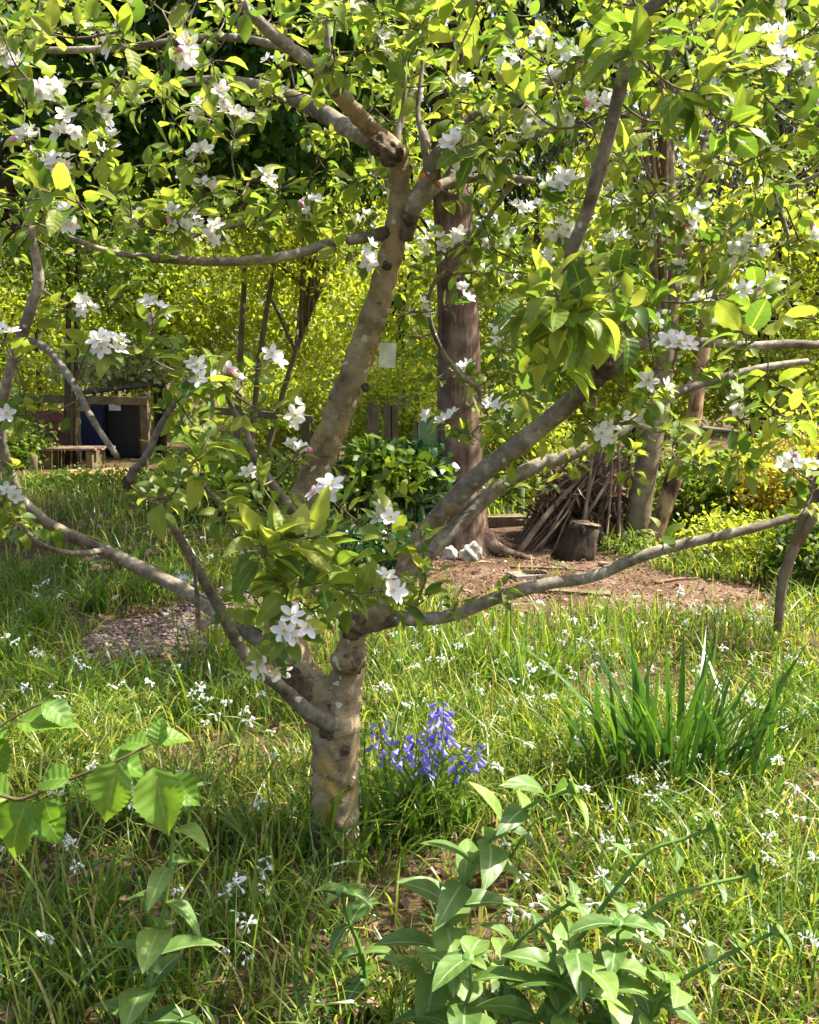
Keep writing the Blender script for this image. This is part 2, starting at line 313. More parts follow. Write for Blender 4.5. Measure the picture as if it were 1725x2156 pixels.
def basis(D, up):
    Yv = nrm(D); X = np.cross(Yv, up); X = nrm(X + 1e-6); Z = np.cross(X, Yv); return X, Yv, Z
def scatter(tpls, pos, D, up, size, tint):             # many copies of a few templates joined to arrays
    V = []; Fc = []; T = []; U = []; n = 0; k = len(tpls); idx = rng.integers(0, k, len(pos)); X, Yv, Z = basis(D, up)
    for q in range(k):
        m = np.where(idx == q)[0]
        if not len(m): continue
        tv, tf, tu = tpls[q]; sz = np.asarray(size)[m][:, None, None]
        v = pos[m][:, None] + sz * (tv[None, :, 0:1] * X[m][:, None] + tv[None, :, 1:2] * Yv[m][:, None] + tv[None, :, 2:3] * Z[m][:, None])
        f = tf[None] + (np.arange(len(m)) * len(tv))[:, None, None] + n
        V.append(v.reshape(-1, 3)); Fc.append(f.reshape(-1, 3)); n += v.shape[0] * v.shape[1]
        T.append(np.repeat(np.asarray(tint)[m], len(tv))); U.append(np.tile(tu, (len(m), 1)))
    return np.concatenate(V), np.concatenate(Fc), np.concatenate(T), np.concatenate(U)
def box(c, s, rot=0.0, jit=0.0):
    x, y, z = np.asarray(s) / 2; b = min(x, y, z) * .18; V = []; 
    for sz in (-1, 1):
        for inset in ((0, 1) if sz < 0 else (1, 0)):
            pass
    V = np.array([(sx * x, sy * y, sz * z) for sz in (-1, 1) for sx, sy in ((-1, -1), (1, -1), (1, 1), (-1, 1))], float)
    V += rng.normal(size=V.shape) * jit; ca, sa = math.cos(rot), math.sin(rot)
    V = V @ np.array([[ca, sa, 0], [-sa, ca, 0], [0, 0, 1]]) + np.asarray(c, float)
    return V, np.array([(3, 2, 1, 0), (4, 5, 6, 7), (0, 1, 5, 4), (1, 2, 6, 5), (2, 3, 7, 6), (3, 0, 4, 7)])
def boulder(c, s, n=10, amp=.18, seed=0, rot=0, fr=2.2):
    r2 = np.random.default_rng(seed); th = np.linspace(0, math.pi, n); ph = np.linspace(0, 2 * math.pi, n * 2, endpoint=False); V = []; k = r2.normal(size=(7, 3)) * fr; o = r2.uniform(0, 6, 7)
    for t in th:
        for p in ph:
            d = np.array([math.sin(t) * math.cos(p), math.sin(t) * math.sin(p), math.cos(t)]); a = 1 + amp * np.sum(np.sin(k @ d + o)) / 2.5
            V.append(d * a)
    V = np.array(V) * np.asarray(s); ca, sa = math.cos(rot), math.sin(rot); V = V @ np.array([[ca, sa, 0], [-sa, ca, 0], [0, 0, 1]]) + np.asarray(c); m = len(ph); Fc = []
    for i in range(n - 1):
        for j in range(m): Fc.append((i * m + j, (i + 1) * m + j, (i + 1) * m + (j + 1) % m, i * m + (j + 1) % m))
    return V, np.array(Fc)
def M4(p, X, Yv, Z, s, org=(0, 0, 0)):
    p = np.asarray(p) - np.asarray(org)
    return Matrix([[X[0] * s, Yv[0] * s, Z[0] * s, p[0]], [X[1] * s, Yv[1] * s, Z[1] * s, p[1]], [X[2] * s, Yv[2] * s, Z[2] * s, p[2]], [0, 0, 0, 1]])
def inpoly(x, y, P):
    P = np.asarray(P); c = np.zeros(np.shape(x), bool); j = len(P) - 1
    for i in range(len(P)):
        xi, yi = P[i][:2]; xj, yj = P[j][:2]
        c ^= ((yi > y) != (yj > y)) & (x < (xj - xi) * (y - yi) / (yj - yi + 1e-12) + xi); j = i
    return c

# ------------------------------------------------------------------ ground and paths
gx = np.concatenate([[-400, -150, -60, -25, -14], np.arange(-9, 9.01, .12), [14, 25, 60, 150, 400]])
gy = np.concatenate([[-300, -60, -15, -4], np.arange(0, 20.01, .12), [26, 40, 80, 200, 500]])
A, B = np.meshgrid(gx, gy); V = np.stack([A, B, hz(A, B)], -1).reshape(-1, 3); nx = len(gx)
ii, jj = np.meshgrid(np.arange(len(gy) - 1), np.arange(nx - 1), indexing='ij'); q = (ii * nx + jj).ravel()
tag(link('ground', np_mesh('ground', V, np.stack([q, q + 1, q + nx + 1, q + nx], 1)), G['soil']), kind='structure')
def patch(name, pix, m, lift, label, edge=.12, cell=.07):
    P = np.array([Gd(u, v)[:2] for u, v in pix]); lo = P.min(0) - .3; hi = P.max(0) + .3
    xs = np.arange(lo[0], hi[0], cell); ys = np.arange(lo[1], hi[1], cell); X, Yv = np.meshgrid(xs, ys)
    nx_ = X + edge * np.sin(X * 5 + Yv * 3) + edge * .7 * np.sin(Yv * 9 + X * 4); ny_ = Yv + edge * np.cos(X * 4 - Yv * 5)
    ins = inpoly(nx_ + cell / 2, ny_ + cell / 2, P); V = np.stack([X, Yv, hz(X, Yv) + lift], -1).reshape(-1, 3); k = len(xs)
    i, j = np.where(ins[:-1, :-1]); q = i * k + j
    o = tag(link(name, np_mesh(name, V, np.stack([q, q + 1, q + k + 1, q + k], 1)), m), label=label, kind='structure'); return P
CLEAR = patch('dirt_clearing', [(860, 1200), (900, 1150), (1000, 1110), (1200, 1105), (1270, 1165), (1330, 1190), (1430, 1215), (1620, 1235), (1625, 1290), (1480, 1315), (1300, 1300), (1080, 1300), (960, 1275), (880, 1250)], G['dirt'], .012, 'bare brown earth clearing under the large cedar trunk')
PATH = patch('gravel_path', [(150, 1360), (220, 1315), (330, 1285), (420, 1255), (520, 1225), (640, 1190), (860, 1165), (900, 1230), (760, 1260), (600, 1290), (500, 1320), (400, 1355), (300, 1378), (190, 1385)], G['gravel_bed'], .010, 'pinkish gravel path behind the apple tree')
LITP = patch('litter_strip', [(60, 1000), (200, 985), (380, 1005), (420, 1020), (300, 1030), (160, 1018)], G['litterpatch'], .010, 'orange brown strip of fallen leaves before the fence', .2, .12)

# ------------------------------------------------------------------ the apple tree
TB = Gd(708, 1785)
apple = empty('apple_tree', TB, 'leaning old apple tree in white blossom with forked lichen-spotted trunk', 'tree')
k_w = 1.0
def limb(pts, smooth=6):               # (u, v, Y, width in picture units)
    P = np.array([Pt(u, v, Y) for u, v, Y, _ in pts]); k_ = k_w; r = np.array([k_ * wd / 2 / F * depth(p) for (_, _, _, wd), p in zip(pts, P)])
    PP = crom(P, smooth); rr = np.interp(np.linspace(0, len(P) - 1, len(PP)), np.arange(len(P)), r); return PP, rr
Y0 = TB[1]
core = {
 'stem':  [(712, 1840, Y0, 112), (710, 1790, Y0, 104), (707, 1740, Y0, 97), (706, 1650, Y0, 98), (706, 1560, Y0 + .01, 104), (708, 1500, Y0 + .02, 106), (725, 1440, Y0 + .02, 78), (738, 1400, Y0 + .02, 72), (742, 1350, Y0 + .0, 66), (752, 1318, Y0 - .01, 64), (800, 1290, Y0 - .03, 60), (840, 1235, Y0 - .05, 56), (875, 1150, Y0 - .08, 54), (960, 1050, Y0 - .14, 53)],
 'leader': [(700, 1520, Y0 + .02, 98), (668, 1470, Y0 + .03, 96), (630, 1420, Y0 + .07, 90), (600, 1350, Y0 + .1, 84), (592, 1270, Y0 + .12, 80), (605, 1180, Y0 + .14, 76), (635, 1075, Y0 + .16, 74), (668, 985, Y0 + .17, 76), (705, 890, Y0 + .17, 74), (745, 785, Y0 + .15, 70), (785, 670, Y0 + .12, 66), (815, 570, Y0 + .1, 62), (835, 480, Y0 + .08, 60), (842, 400, Y0 + .06, 54), (835, 330, Y0 + .04, 50), (800, 290, Y0 + .02, 48), (745, 235, Y0 - .02, 46), (700, 175, Y0 - .06, 44)],
}
brs = {
 'front':  [(715, 1535, Y0 - .02, 40), (690, 1522, Y0 - .07, 40), (645, 1495, Y0 - .11, 36), (590, 1445, Y0 - .15, 33), (528, 1393, Y0 - .2, 31), (490, 1335, Y0 - .24, 29), (462, 1280, Y0 - .28, 26), (405, 1180, Y0 - .34, 24), (368, 1115, Y0 - .4, 19), (330, 1060, Y0 - .45, 15), (275, 1010, Y0 - .5, 22), (310, 960, Y0 - .52, 18), (335, 900, Y0 - .52, 15), (368, 850, Y0 - .52, 13)],
 'low_left': [(610, 1390, Y0 + .08, 50), (560, 1355, Y0 + .1, 44), (490, 1310, Y0 + .14, 38), (400, 1250, Y0 + .2, 36), (300, 1198, Y0 + .24, 34), (200, 1150, Y0 + .24, 32), (110, 1108, Y0 + .22, 30), (45, 1050, Y0 + .18, 26), (10, 960, Y0 + .12, 24), (2, 880, Y0 + .08, 24), (25, 770, Y0 + .02, 26), (62, 660, Y0 - .03, 27), (82, 590, Y0 - .06, 25), (72, 520, Y0 - .08, 19), (62, 440, Y0 - .08, 15), (85, 360, Y0 - .1, 11), (80, 270, Y0 - .1, 8)],
 'bare_left': [(30, 740, Y0 + .0, 24), (60, 718, Y0 - .1, 20), (105, 740, Y0 - .2, 19), (150, 800, Y0 - .28, 18), (185, 865, Y0 - .34, 16), (215, 915, Y0 - .38, 15), (248, 962, Y0 - .42, 14)],
 'low_right': [(770, 1315, Y0 - .01, 50), (830, 1303, Y0 - .04, 40), (890, 1303, Y0 - .05, 33), (960, 1293, Y0 - .05, 31), (1050, 1257, Y0 - .04, 31), (1150, 1230, Y0 - .02, 30), (1250, 1213, Y0 + .0, 29), (1340, 1175, Y0 + .0, 28), (1430, 1148, Y0 + .0, 26), (1530, 1125, Y0 + .02, 24), (1620, 1103, Y0 + .04, 21), (1725, 1066, Y0 + .08, 18), (1850, 1000, Y0 + .1, 13)],
 'right_front': [(850, 1205, Y0 - .06, 54), (905, 1110, Y0 - .1, 54), (1000, 1010, Y0 - .17, 53), (1100, 930, Y0 - .25, 52), (1200, 848, Y0 - .33, 51), (1280, 765, Y0 - .4, 50), (1250, 700, Y0 - .46, 34), (1205, 620, Y0 - .5, 32), (1200, 545, Y0 - .53, 33), (1238, 440, Y0 - .57, 35), (1275, 310, Y0 - .62, 36), (1305, 190, Y0 - .66, 36), (1325, 100, Y0 - .7, 36), (1328, 55, Y0 - .72, 36), (1365, 20, Y0 - .74, 34), (1420, -25, Y0 - .76, 32), (1500, -120, Y0 - .8, 26), (1560, -260, Y0 - .84, 18)],
 'right_fork': [(1275, 772, Y0 - .4, 44), (1320, 738, Y0 - .42, 36), (1380, 715, Y0 - .43, 30), (1470, 720, Y0 - .42, 25), (1580, 728, Y0 - .4, 23), (1660, 724, Y0 - .38, 24), (1740, 725, Y0 - .36, 22), (1850, 700, Y0 - .3, 16)],
 'right_back': [(838, 1245, Y0 - .0, 46), (880, 1190, Y0 + .04, 42), (950, 1118, Y0 + .1, 41), (1040, 1035, Y0 + .17, 40), (1120, 985, Y0 + .23, 37), (1200, 958, Y0 + .28, 34), (1290, 915, Y0 + .33, 32), (1370, 862, Y0 + .38, 29), (1430, 825, Y0 + .42, 26), (1510, 798, Y0 + .46, 22), (1600, 775, Y0 + .5, 19), (1700, 760, Y0 + .54, 15)],
 'thin_right': [(1330, 890, Y0 + .36, 18), (1380, 905, Y0 + .34, 15), (1440, 900, Y0 + .32, 14), (1530, 908, Y0 + .3, 13), (1620, 920, Y0 + .28, 9)],
 'crown_left': [(715, 195, Y0 - .05, 44), (680, 155, Y0 - .08, 40), (640, 122, Y0 - .12, 36), (590, 85, Y0 - .16, 34), (530, 30, Y0 - .2, 32), (495, -20, Y0 - .24, 30), (440, -120, Y0 - .3, 24), (380, -240, Y0 - .3, 16)],
 'crown_back': [(790, 300, Y0 + .08, 48), (735, 272, Y0 + .2, 47), (680, 238, Y0 + .35, 46), (620, 208, Y0 + .48, 42), (540, 180, Y0 + .6, 34), (420, 170, Y0 + .7, 24), (260, 190, Y0 + .8, 16)],
 'crown_right': [(855, 500, Y0 + .06, 40), (870, 440, Y0 + .0, 44), (895, 385, Y0 - .02, 44), (925, 325, Y0 - .04, 42), (985, 262, Y0 - .06, 41), (1050, 222, Y0 - .08, 38), (1110, 200, Y0 - .1, 34), (1190, 160, Y0 - .12, 24), (1290, 90, Y0 - .1, 17), (1420, 60, Y0 - .08, 12)],
 'stub_right': [(880, 430, Y0 + .03, 30), (915, 398, Y0 + .06, 25), (955, 380, Y0 + .1, 24), (1010, 374, Y0 + .14, 23), (1070, 376, Y0 + .18, 22), (1125, 380, Y0 + .2, 17)],
 'stub_shoot': [(1055, 372, Y0 + .16, 20), (1062, 335, Y0 + .14, 17), (1085, 305, Y0 + .12, 16), (1130, 285, Y0 + .1, 13), (1230, 265, Y0 + .1, 10)],
 'hanging': [(1080, 385, Y0 + .18, 15), (1040, 440, Y0 + .22, 13), (1000, 500, Y0 + .27, 12), (955, 560, Y0 + .33, 12), (915, 595, Y0 + .38, 11), (902, 640, Y0 + .4, 11), (910, 690, Y0 + .42, 12), (935, 745, Y0 + .42, 12), (975, 795, Y0 + .42, 13), (1005, 815, Y0 + .42, 14), (1015, 850, Y0 + .42, 9)],
 'side_left': [(812, 490, Y0 + .07, 34), (770, 500, Y0 + .03, 27), (700, 510, Y0 - .02, 25), (630, 533, Y0 - .06, 24), (560, 545, Y0 - .08, 23), (480, 551, Y0 - .1, 22), (400, 549, Y0 - .12, 21), (310, 542, Y0 - .14, 19), (225, 528, Y0 - .16, 15), (160, 505, Y0 - .16, 12), (105, 480, Y0 - .16, 9)],
 'side_left_shoot': [(365, 547, Y0 - .12, 15), (385, 518, Y0 - .11, 15), (410, 495, Y0 - .08, 14), (450, 484, Y0 - .05, 11), (520, 470, Y0 + .0, 8)],
 'top_left': [(640, 118, Y0 - .1, 24), (580, 95, Y0 + .05, 20), (500, 80, Y0 + .12, 19), (420, 80, Y0 + .15, 18), (330, 92, Y0 + .16, 18), (240, 102, Y0 + .16, 17), (120, 106, Y0 + .16, 16), (0, 103, Y0 + .16, 14), (-120, 90, Y0 + .16, 10)],
 'watershoot': [(838, 345, Y0 + .04, 26), (836, 290, Y0 + .04, 20), (850, 230, Y0 + .06, 14), (852, 150, Y0 + .06, 12), (856, 40, Y0 + .05, 11), (870, -120, Y0 + .04, 8)],
 'watershoot_left': [(705, 180, Y0 - .06, 20), (692, 110, Y0 - .1, 18), (688, 40, Y0 - .12, 16), (700, -60, Y0 - .14, 12), (720, -200, Y0 - .15, 8)],
 'stub_up': [(905, 365, Y0 + .0, 26), (898, 320, Y0 + .04, 26), (893, 285, Y0 + .06, 24), (880, 240, Y0 + .08, 12), (888, 150, Y0 + .1, 10), (900, 20, Y0 + .1, 8)],
 'far_right': [(1500, 295, Y0 + .3, 13), (1545, 292, Y0 + .28, 17), (1585, 312, Y0 + .26, 17), (1612, 360, Y0 + .24, 17), (1635, 410, Y0 + .22, 17), (1645, 450, Y0 + .22, 14), (1660, 500, Y0 + .22, 10)],
 'far_right_side': [(1633, 408, Y0 + .22, 13), (1680, 388, Y0 + .2, 12), (1740, 360, Y0 + .18, 11), (1820, 330, Y0 + .18, 8)],
 'far_right_feed': [(1180, 200, Y0 - .1, 20), (1270, 232, Y0 + .05, 17), (1360, 255, Y0 + .18, 15), (1430, 280, Y0 + .25, 14), (1505, 296, Y0 + .3, 13)],
 'centre_twig': [(752, 1322, Y0 - .03, 30), (720, 1300, Y0 - .12, 20), (688, 1275, Y0 - .2, 15), (660, 1245, Y0 - .28, 12), (640, 1215, Y0 - .34, 9), (622, 1160, Y0 - .4, 7)],
 'centre_twig_down': [(690, 1278, Y0 - .2, 12), (692, 1305, Y0 - .24, 11), (672, 1330, Y0 - .28, 10), (640, 1345, Y0 - .32, 8)],
 'mid_left': [(625, 1090, Y0 + .12, 26), (560, 1000, Y0 - .0, 20), (535, 965, Y0 - .05, 20), (520, 915, Y0 - .1, 19), (495, 870, Y0 - .14, 16), (470, 820, Y0 - .18, 11), (430, 790, Y0 - .2, 8)],
 'mid_left_low': [(640, 1140, Y0 + .1, 20), (580, 1130, Y0 - .02, 18), (510, 1090, Y0 - .12, 17), (450, 1045, Y0 - .2, 14), (400, 990, Y0 - .24, 10)],
 'front_side': [(470, 1300, Y0 - .27, 18), (440, 1310, Y0 - .33, 15), (420, 1318, Y0 - .37, 14), (415, 1250, Y0 - .4, 12), (408, 1175, Y0 - .42, 9)],
 'left_thin': [(215, 1160, Y0 + .2, 16), (160, 1165, Y0 + .05, 13), (95, 1150, Y0 - .05, 12), (50, 1110, Y0 - .1, 11), (30, 1060, Y0 - .14, 10), (0, 980, Y0 - .16, 9)],
}
mb = MB()
for k, pts in core.items():
    P, r = limb(pts, 8); r = r * (np.interp(np.arange(len(r)) / len(r), [0, .42, .6, 1], [1, 1, .86, .8]) if k == 'stem' else np.interp(np.arange(len(r)) / len(r), [0, .2, .4, 1], [1, .95, .87, .85])); V, Fc = tube(P, r, 20); mb.add(V, Fc)
for u, v, dy, rad in ((735, 1392, 0, 40), (716, 1530, -.03, 34), (830, 322, .02, 32), (712, 1800, 0, 58), (690, 1800, -.02, 40), (735, 1800, -.01, 38)):
    c = Pt(u, v, Y0 + dy); s = rad / F * depth(c); V, Fc = boulder(c, (s, s, s * .75), 10, .06, int(u)); mb.add(V, Fc)
tr = mb.build('trunk', M['bark'], apple)
md = tr.modifiers.new('r', 'REMESH'); md.mode = 'VOXEL'; md.voxel_size = .0065; md.use_smooth_shade = True
ms_ = tr.modifiers.new('s', 'SMOOTH'); ms_.iterations = 7; ms_.factor = .6
dg = bpy.context.evaluated_depsgraph_get(); nm = bpy.data.meshes.new_from_object(tr.evaluated_get(dg)); tr.modifiers.clear()
old = tr.data; tr.data = nm; bpy.data.meshes.remove(old); nm.name = 'trunk'
if not nm.materials: nm.materials.append(M['bark'])
n = len(nm.vertices); cbuf = np.zeros(n * 3, np.float32); nb = np.zeros(n * 3, np.float32)
nm.vertices.foreach_get('co', cbuf); nm.vertex_normals.foreach_get('vector', nb); c = cbuf.reshape(-1, 3); nb = nb.reshape(-1, 3)
d = .0028 * (np.sin(c[:, 0] * 55 + 3 * np.sin(c[:, 2] * 23)) * np.sin(c[:, 2] * 41 + c[:, 1] * 37) + .7 * np.sin(c[:, 2] * 95 + 4 * np.sin(c[:, 0] * 40)))
nm.vertices.foreach_set('co', (c + nb * d[:, None]).astype(np.float32).ravel()); nm.update()
nodes = []
for k, pts in core.items():
    P, r = limb(pts, 4); nodes += [p for p, q in zip(P, pts[:1] * len(P)) if p[2] > .95]
for k, pts in brs.items():
    P, r = limb(pts, 6); r = r * (1 + .03 * rng.normal(size=len(r))) * (.8 if k.startswith('right_') or k.startswith('crown') else .88)
    V, Fc = tube(P, r, 12 if pts[0][3] > 22 else 8, .025); MB().add(V, Fc).build('branch', M['bark_smooth'], apple)
    P2, _ = limb(pts, 5); nodes += list(P2[max(4, len(P2) // 6):])
# burls, pruning knots, saw wounds
for u, v, dy, sx, seed in ((628, 1452, -.02, 30, 3), (610, 1425, .0, 22, 8), (745, 1318, -.05, 26, 4), (742, 1392, -.03, 24, 5), (726, 1580, -.055, 11, 6), (690, 1540, -.06, 16, 7), (862, 455, -.0, 17, 9), (822, 322, -.03, 24, 10), (800, 305, -.02, 20, 17), (1045, 235, -.12, 13, 11), (1000, 272, -.1, 10, 12), (270, 1015, -.5, 13, 13), (730, 1655, -.05, 10, 14), (770, 815, .1, 9, 15), (815, 560, .06, 9, 16), (725, 1010, .12, 9, 18), (1275, 772, -.42, 26, 19)):
    c = Pt(u, v, Y0 + dy); s = sx / F * depth(c); V, Fc = boulder(c, (s, s * .75, s * 1.05), 18, .2, seed, 0, 5.0); MB().add(V, Fc).build('knot', M['burl'], apple)
for u, v, dy, sx in ((893, 372, -.04, 8), (922, 388, .03, 7)):
    c = Pt(u, v, Y0 + dy); s = sx / F * depth(c); V, Fc = boulder(c, (s, s * .6, s), 7, .15, 2); MB().add(V, Fc).build('wound', M['wound'], apple)

# sprigs of leaves and blossom, each joined to the nearest wood by a twig
targets = []                                   # u, v, Y, flowers, leaf length
FL = [(700, 1045, 2.02, 6), (815, 1110, 2.05, 3), (800, 1245, 2.0, 5), (615, 1325, 1.93, 4), (575, 1375, 1.95, 4), (622, 960, 2.6, 5), (322, 672, 2.5, 6), (222, 737, 2.45, 6), (1378, 815, 2.35, 2), (1262, 905, 2.5, 4), (1195, 402, 2.3, 4), (1432, 450, 2.45, 7), (727, 22, 2.5, 3), (785, 105, 2.4, 5), (105, 205, 2.5, 7), (195, 238, 2.55, 5), (148, 270, 2.45, 4), (437, 243, 2.6, 6), (495, 265, 2.6, 5), (428, 412, 2.6, 5), (308, 478, 2.6, 6), (375, 470, 2.65, 4), (1425, 740, 2.25, 7), (1365, 700, 2.3, 4), (470, 800, 2.35, 6), (420, 800, 2.3, 4), (120, 362, 2.55, 7), (140, 455, 2.5, 4), (460, 510, 2.7, 4), (60, 310, 2.6, 5), (425, 345, 2.6, 5), (540, 380, 2.6, 4), (220, 320, 2.6, 3), (30, 130, 2.6, 3), (960, 632, 3.1, 5), (1030, 868, 3.0, 6), (955, 895, 3.0, 4), (870, 655, 3.1, 4), (765, 535, 2.8, 4), (1050, 500, 3.2, 6), (1250, 235, 2.6, 5), (1340, 290, 2.7, 6), (1300, 330, 2.9, 5), (1120, 270, 2.9, 5), (1150, 100, 2.8, 4), (1210, 120, 2.7, 4), (980, 190, 2.9, 5), (1490, 120, 2.7, 7), (1540, 110, 2.8, 6), (1600, 90, 2.8, 5), (1660, 80, 2.9, 5), (1700, 500, 2.9, 4), (1640, 610, 2.8, 4), (1580, 640, 2.7, 4), (1480, 650, 2.5, 4), (1290, 600, 2.9, 3), (900, 40, 2.7, 4), (760, 470, 3.0, 3), (1710, 1000, 2.9, 4), (10, 720, 2.5, 4), (500, 1140, 2.6, 3), (540, 1010, 2.5, 2), (40, 875, 2.5, 2), (10, 1050, 2.6, 3), (1450, 560, 2.9, 5), (1380, 480, 3.0, 5), (1150, 560, 3.1, 4), (1090, 450, 3.2, 5), (1560, 520, 3.0, 4), (1240, 560, 3.1, 4), (920, 520, 3.1, 5), (1180, 480, 3.0, 4)]
for u, v, Y, nf in FL: targets.append((u, v, Y, nf, .078))
def region(n, u0, v0, u1, v1, ya, yb, L=.075, fp=.12):
    for _ in range(n):
        u, v = rng.uniform(u0, u1), rng.uniform(v0, v1)
        if (50 < u < 330 and 780 < v < 1000) or (560 < u < 800 and 880 < v < 1060): continue      # gaps where the fence and the leaning trunk show
        targets.append((u, v, rng.uniform(ya, yb), int(rng.integers(2, 6)) if rng.random() < fp else 0, L))
region(105, -120, -60, 900, 200, 2.3, 3.9, .075, .05)
region(165, 850, -60, 1850, 330, 2.2, 3.7, .08, .12)
region(48, -80, 180, 560, 480, 2.4, 3.6, .07, .12)
region(18, 560, 180, 830, 480, 3.0, 3.8, .07, .05)
region(85, 950, 300, 1800, 600, 2.6, 3.7, .07, .22)
region(40, 1050, 560, 1760, 900, 2.25, 2.9, .078, .1)
region(25, 880, 560, 1150, 900, 3.1, 3.6, .065, .25)
region(22, -60, 420, 260, 1080, 2.5, 3.3, .075, .06)
region(32, 240, 720, 650, 1120, 2.3, 2.9, .07, .06)
region(22, 260, 420, 780, 540, 2.7, 3.2, .065, .1)
region(14, 480, 1040, 900, 1300, 2.25, 2.6, .075, .02)
region(14, 950, 900, 1380, 1030, 2.9, 3.3, .06, .05)
region(16, 1380, 880, 1760, 1010, 2.7, 3.2, .07, .1)
region(8, -40, 1050, 160, 1140, 2.7, 3.0, .07, .1)
region(22, 850, -330, 1800, -60, 1.9, 2.7, .08, .05)  # extra unseen sprigs, added to shade the ground at lower left
region(45, -300, -400, 2000, -60, 2.2, 4.0, .08, .1)      # the crown goes on above the picture
for u, v, Y in ((595, 1120, 1.95), (560, 1170, 1.92), (545, 1135, 1.95), (660, 1130, 1.95), (690, 1225, 2.0), (590, 1235, 1.95), (1110, 640, 1.9), (1165, 600, 1.9), (1250, 650, 1.92), (1180, 700, 1.92), (620, 1200, 2.05), (650, 1150, 2.1), (530, 1250, 2.1), (700, 1180, 2.15), (770, 1210, 2.15), (1130, 610, 2.0), (1190, 650, 1.95), (1230, 600, 2.0), (1290, 690, 2.05), (1180, 790, 2.0), (1330, 640, 2.1), (440, 920, 2.1), (340, 1050, 2.15), (1560, 700, 2.05), (1640, 660, 2.1), (885, 1240, 2.3), (900, 1190, 2.3), (1060, 1240, 2.8), (960, 1270, 2.75), (1390, 1120, 2.8), (1320, 120, 2.0), (1500, 200, 2.0), (1560, 260, 2.05), (90, 400, 2.1), (160, 420, 2.15), (250, 60, 2.2), (60, 60, 2.2), (1700, 1060, 2.85)):
    targets.append((u, v, Y, 0, .1 if Y < 2.2 else .07))
NP = np.array(nodes); T3 = np.array([Pt(u, v, Y) for u, v, Y, _, _ in targets])
dist = np.array([np.min(np.linalg.norm(NP - t, axis=1)) for t in T3]); order = np.argsort(dist)
twigs = MB(); leaves = []; flowers = []; grow = list(nodes)
def add_leaf(p, dv, up, L): leaves.append((*p, *dv, *up, L))
def sprig(p, d, nl, L, nf):
    for k in range(nl):
        ph = k * 2.4 + rng.uniform(0, .8); a = np.cross(d, [0.3, .2, .9]); a = nrm(a); b = np.cross(d, a)
        rad = a * math.cos(ph) + b * math.sin(ph); spread = rng.uniform(.55, 1.25)
        dv = nrm(d * math.cos(spread) + rad * math.sin(spread) + np.array([0, 0, -.12]) + rng.normal(size=3) * .12)
        base = p - d * .007 * k; pet = rng.uniform(.01, .028); q = base + dv * pet
        if k % 2 == 0 or nf: V, Fc = tube([base, q], [.0011, .0009], 3, cap=False); twigs.add(V, Fc)
        up = nrm(np.array([0, 0, 1.0]) + rng.normal(size=3) * .45)
        add_leaf(q, dv, up, L * rng.uniform(.42, 1.0) * (1.02 - .35 * (k == 0)))
    for k in range(nf):
        ph = k * 2.4 + rng.uniform(0, 1); a = nrm(np.cross(d, [.3, .2, .9])); b = np.cross(d, a); rad = a * math.cos(ph) + b * math.sin(ph)
        dv = nrm(d * .8 + rad * rng.uniform(.4, 1.0)); q = p + dv * rng.uniform(.025, .045)
        V, Fc = tube([p, q], [.0011, .0011], 3, cap=False); twigs.add(V, Fc)
        nv = nrm(dv * .7 + np.array([0, -.55, .35]) + rng.normal(size=3) * .3); flowers.append((*q, *nv, rng.uniform(.022, .03), rng.random() < .1))
for i in order:
    u, v, Y, nf, L = targets[i]; t = T3[i]; g = np.array(grow); dd = np.linalg.norm(g - t, axis=1); j = int(np.argmin(dd))
    if dd[j] > .75: continue
    s = g[j]; ln = dd[j]; mid = (s + t) / 2 + np.array([0, 0, -.10 * ln]) + rng.normal(size=3) * .07 * ln
    P = crom([s, mid, t], 4); r0 = .0017 + .0075 * min(ln, .5)
    V, Fc = tube(P, np.linspace(r0, .0016, len(P)), 5, .08); twigs.add(V, Fc); grow += list(P[2:-1])
    d = nrm(nrm(t - mid) + np.array([0, 0, .35]))
    sprig(t, d, int(rng.integers(7, 12)), L, nf)
    if ln > .16:
        for q in P[2:-2:2]:
            if rng.random() < .6:
                dd2 = nrm(rng.normal(size=3) + np.array([0, 0, .5])); e = q + dd2 * .03; V, Fc = tube([q, e], [.002, .0015], 4); twigs.add(V, Fc); sprig(e, dd2, int(rng.integers(3, 6)), L * .85, 0)
twigs.build('twigs', M['twig'], apple)['kind'] = 'stuff'
LV = np.array(leaves); lp, ld, lu, ll = LV[:, :3], LV[:, 3:6], LV[:, 6:9], LV[:, 9]
uu, vv, zz = proj(lp + ld * ll[:, None] * .5); inside = (uu > -20) & (uu < 1745) & (vv > -20) & (vv < 2176)
score = np.where(inside, ll / zz, 0); big = np.zeros(len(LV), bool); big[np.argsort(-score)[:298]] = True
small_t = [leaf_tpl(6, 3, .27, .42, .35, .35), leaf_tpl(6, 3, .25, .45, .15, .15, .1), leaf_tpl(6, 3, .29, .4, .45, .6), leaf_tpl(6, 3, .26, .42, .3, -.12, .15), leaf_tpl(6, 3, .24, .45, .7, .3)]
V, Fc, T, U = scatter(small_t, lp[~big], ld[~big], lu[~big], ll[~big], rng.beta(1.8, 1.6, int((~big).sum())))
tag(link('foliage', np_mesh('foliage', V - TB, Fc, T, U), M['apple_leaf'], apple), kind='stuff')
big_t = [leaf_tpl(12, 7, w_, pk, fo, dr, wv, .035) for w_, pk, fo, dr, wv in ((.27, .42, .3, .4, .06), (.25, .45, .2, .2, .12), (.29, .4, .45, .6, .08), (.26, .44, .3, -.1, .12), (.28, .4, .4, .3, .1), (.24, .42, .65, .45, .05))]
big_m = [np_mesh('apple_leaf', v, f, None, u) for v, f, u in big_t]
X, Yv, Z = basis(ld, lu)
